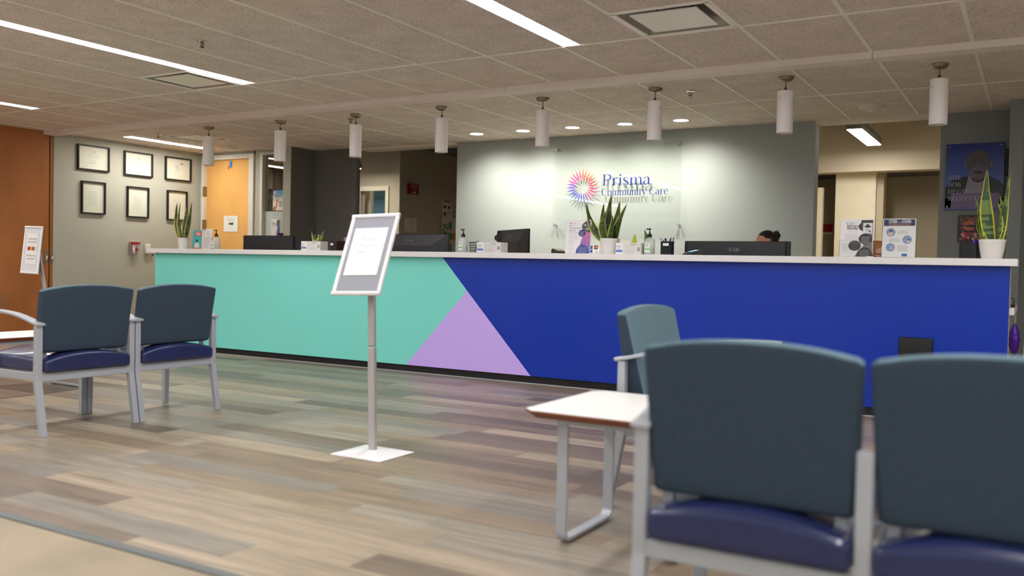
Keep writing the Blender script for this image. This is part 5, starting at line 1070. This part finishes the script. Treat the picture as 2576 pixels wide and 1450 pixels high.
def person(loc, rz, label, skin, hair, shirt, style):
    t = thing('person', loc, rz, label, 'person')     # local: facing -y, seat at z .46, origin on the floor
    N = [((0,0,.52),(.15,.11)),((0,.0,.68),(.13,.095)),((0,.01,.86),(.15,.10)),((0,.015,.96),(.085,.07)),((0,.0,1.03),(.048,.05)),((0,-.008,1.08),(.05,.055)),
         ((-.17,.01,.92),.052),((-.22,-.03,.72),.042),((-.16,-.26,.765),.032),((-.14,-.33,.765),.024),((.17,.01,.92),.052),((.22,-.03,.72),.042),((.16,-.26,.765),.032),((.14,-.33,.765),.024),
         ((-.09,-.10,.52),.085),((-.11,-.45,.50),.06),((-.11,-.46,.09),.04),((-.11,-.56,.04),.035),((.09,-.10,.52),.085),((.11,-.45,.50),.06),((.11,-.46,.09),.04),((.11,-.56,.04),.035)]
    E = [(0,1),(1,2),(2,3),(3,4),(4,5),(2,6),(6,7),(7,8),(8,9),(2,10),(10,11),(11,12),(12,13),(0,14),(14,15),(15,16),(16,17),(0,18),(18,19),(19,20),(20,21)]
    body = skin_mesh('body', N, E, skin, t)
    def hf(v):
        v = v.copy(); k = 1-.28*max(0,-v.z)**1.6; v.x *= k; 
        if v.y < 0: v.y *= 1-.10*max(0,-v.z)
        v.z *= 1.0; return v
    q = MB(); q.ball((0,-.012,1.155), (.072,.090,.108), skin, n=28, fn=hf); q.ball((0,-.105,1.145), (.012,.016,.022), skin, n=10); q.ball((-.073,0,1.145), (.01,.018,.028), skin, n=10); q.ball((.073,0,1.145), (.01,.018,.028), skin, n=10); q.build('head', t, smooth=True)
    for s_ in (-1,1):
        q = MB(); q.ball((.028*s_,-.088,1.162), (.012,.008,.007), m_paper, n=10); q.ball((.028*s_,-.094,1.162), (.005,.004,.005), m_black, n=8); q.build('eye', t, smooth=True)
        h = MB()
        hx = .14*s_
        for k in range(4): h.tube([(hx-.018+.012*k,-.35,.765),(hx-.020+.013*k,-.385,.768),(hx-.020+.013*k,-.41-.006*(k in (1,2)),.757)], [.008,.0075,.006], skin, n=8)
        h.tube([(hx-.024*s_,-.335,.765),(hx-.042*s_,-.36,.76),(hx-.046*s_,-.38,.755)], [.009,.008,.007], skin, n=8); h.rbox((hx,-.345,.765), (.026,.028,.012), .01, skin, n=3); h.build('hand', t, smooth=True)
    q = MB(); q.tube([(-.02,-.09,1.105),(0,-.096,1.102),(.02,-.09,1.105)], .004, mat('lips', (150,80,76), .5), n=8); q.build('mouth', t)
    skin_mesh('shirt', [((0,0,.50),(.165,.125)),((0,0,.68),(.145,.108)),((0,.01,.86),(.165,.112)),((0,.012,.955),(.095,.078)),((-.175,.01,.915),.062),((-.225,-.03,.72),.053),((-.18,-.18,.75),.045),((.175,.01,.915),.062),((.225,-.03,.72),.053),((.18,-.18,.75),.045)],
              [(0,1),(1,2),(2,3),(2,4),(4,5),(5,6),(2,7),(7,8),(8,9)], shirt, t)
    skin_mesh('trousers', [((0,-.02,.52),(.16,.12)),((-.10,-.12,.52),.095),((-.11,-.45,.50),.07),((-.11,-.46,.10),.055),((.10,-.12,.52),.095),((.11,-.45,.50),.07),((.11,-.46,.10),.055)], [(0,1),(1,2),(2,3),(0,4),(4,5),(5,6)], m_trouser, t)
    q = MB()
    def hr(v):
        v = v.copy()
        if v.y < -.05 and v.z < .60-.25*abs(v.x): v.x *= .86; v.y *= .80
        return v
    q.ball((0,.004,1.168), (.081,.102,.108), hair, n=40, fn=hr)
    if style == 'bun':
        q.ball((.0,.085,1.235), (.042,.04,.036), hair, n=14)
        for k in range(16): a = random.uniform(0,2*PI); q.tube([(.02*math.cos(a),.09,1.235+.02*math.sin(a)),(.052*math.cos(a),.10+random.uniform(-.02,.02),1.235+.045*math.sin(a))], [.005,.001], hair, n=5)
    else:
        for k in range(60):
            a = PI*.0+random.uniform(-.15*PI, 1.15*PI); r = .082; x, y = r*math.cos(a), .012+.095*math.sin(a)
            q.tube([(x*.5,y*.5,1.268),(x,y,1.21),(x*1.08,y*1.08,1.13),(x*1.02,y*1.02,1.07+random.uniform(-.02,.02))], [.008,.011,.009,.003], hair, n=6)
    q.build('hair', t, smooth=True)
    if style != 'bun':
        q = MB()
        for s_ in (-1,1): q.tube([(s_*.075,-.0,1.165),(s_*.062,-.09,1.163)], .003, m_black, n=6); q.tube([(s_*.03+.024*math.cos(a), -.106, 1.16+.017*math.sin(a)) for a in [2*PI*k/16 for k in range(16)]], .0026, m_black, n=6, closed=True)
        q.tube([(-.006,-.108,1.163),(.006,-.108,1.163)], .0024, m_black, n=6); q.build('glasses', t)
        q = MB(); q.ball((0,-.078,1.105), (.052,.046,.044), m_paper, n=16)
        for s_ in (-1,1): q.tube([(s_*.05,-.075,1.12),(s_*.074,-.005,1.14)], .002, m_paper, n=6)
        q.build('face_mask', t, smooth=True)
    return t
def office_chair(loc, rz, label):
    t = thing('office_chair', loc, rz, label, 'office chair'); q = MB(); q.rbox((0,-.02,.425), (.23,.23,.035), .025, m_black, n=4); q.build('seat', t, smooth=True)
    q = MB(); q.rbox((0,.235,.68), (.20,.025,.20), .02, m_black, n=4); q.box(-.03,.03,.2,.24,.40,.55,m_black); q.build('backrest', t, smooth=True)
    q = MB(); q.lathe([(.025,.06),(.025,.39)], m_chrome, n=12)
    for k in range(5): a = 2*PI*k/5; q.tube([(0,0,.08),(.26*math.cos(a),.26*math.sin(a),.06)], .015, m_black, n=8)
    q.build('base', t)
    for k in range(5): a = 2*PI*k/5; q = MB(); q.lathe([(.025,-.012),(.025,.012)], m_black, c=(.26*math.cos(a),.26*math.sin(a),.026), n=12, ax=(math.sin(a),-math.cos(a),0)); q.build('caster', t)
person((-1.965,7.55,0), -.7, 'person with dark hair in a messy bun, mostly hidden behind the widest monitor', m_skin, m_hair, m_shirt1, 'bun'); office_chair((-1.965,7.55,0), -.7, 'office chair under the dark haired person behind the counter')
p2 = person((-1.07,7.35,0), 1.1, 'blond person with black glasses and white mask between the two notices', m_skin2, m_blond, m_shirt2, 'bob'); p2.scale = (.93,.93,.93); office_chair((-1.07,7.35,0), 1.1, 'office chair under the blond person behind the counter')
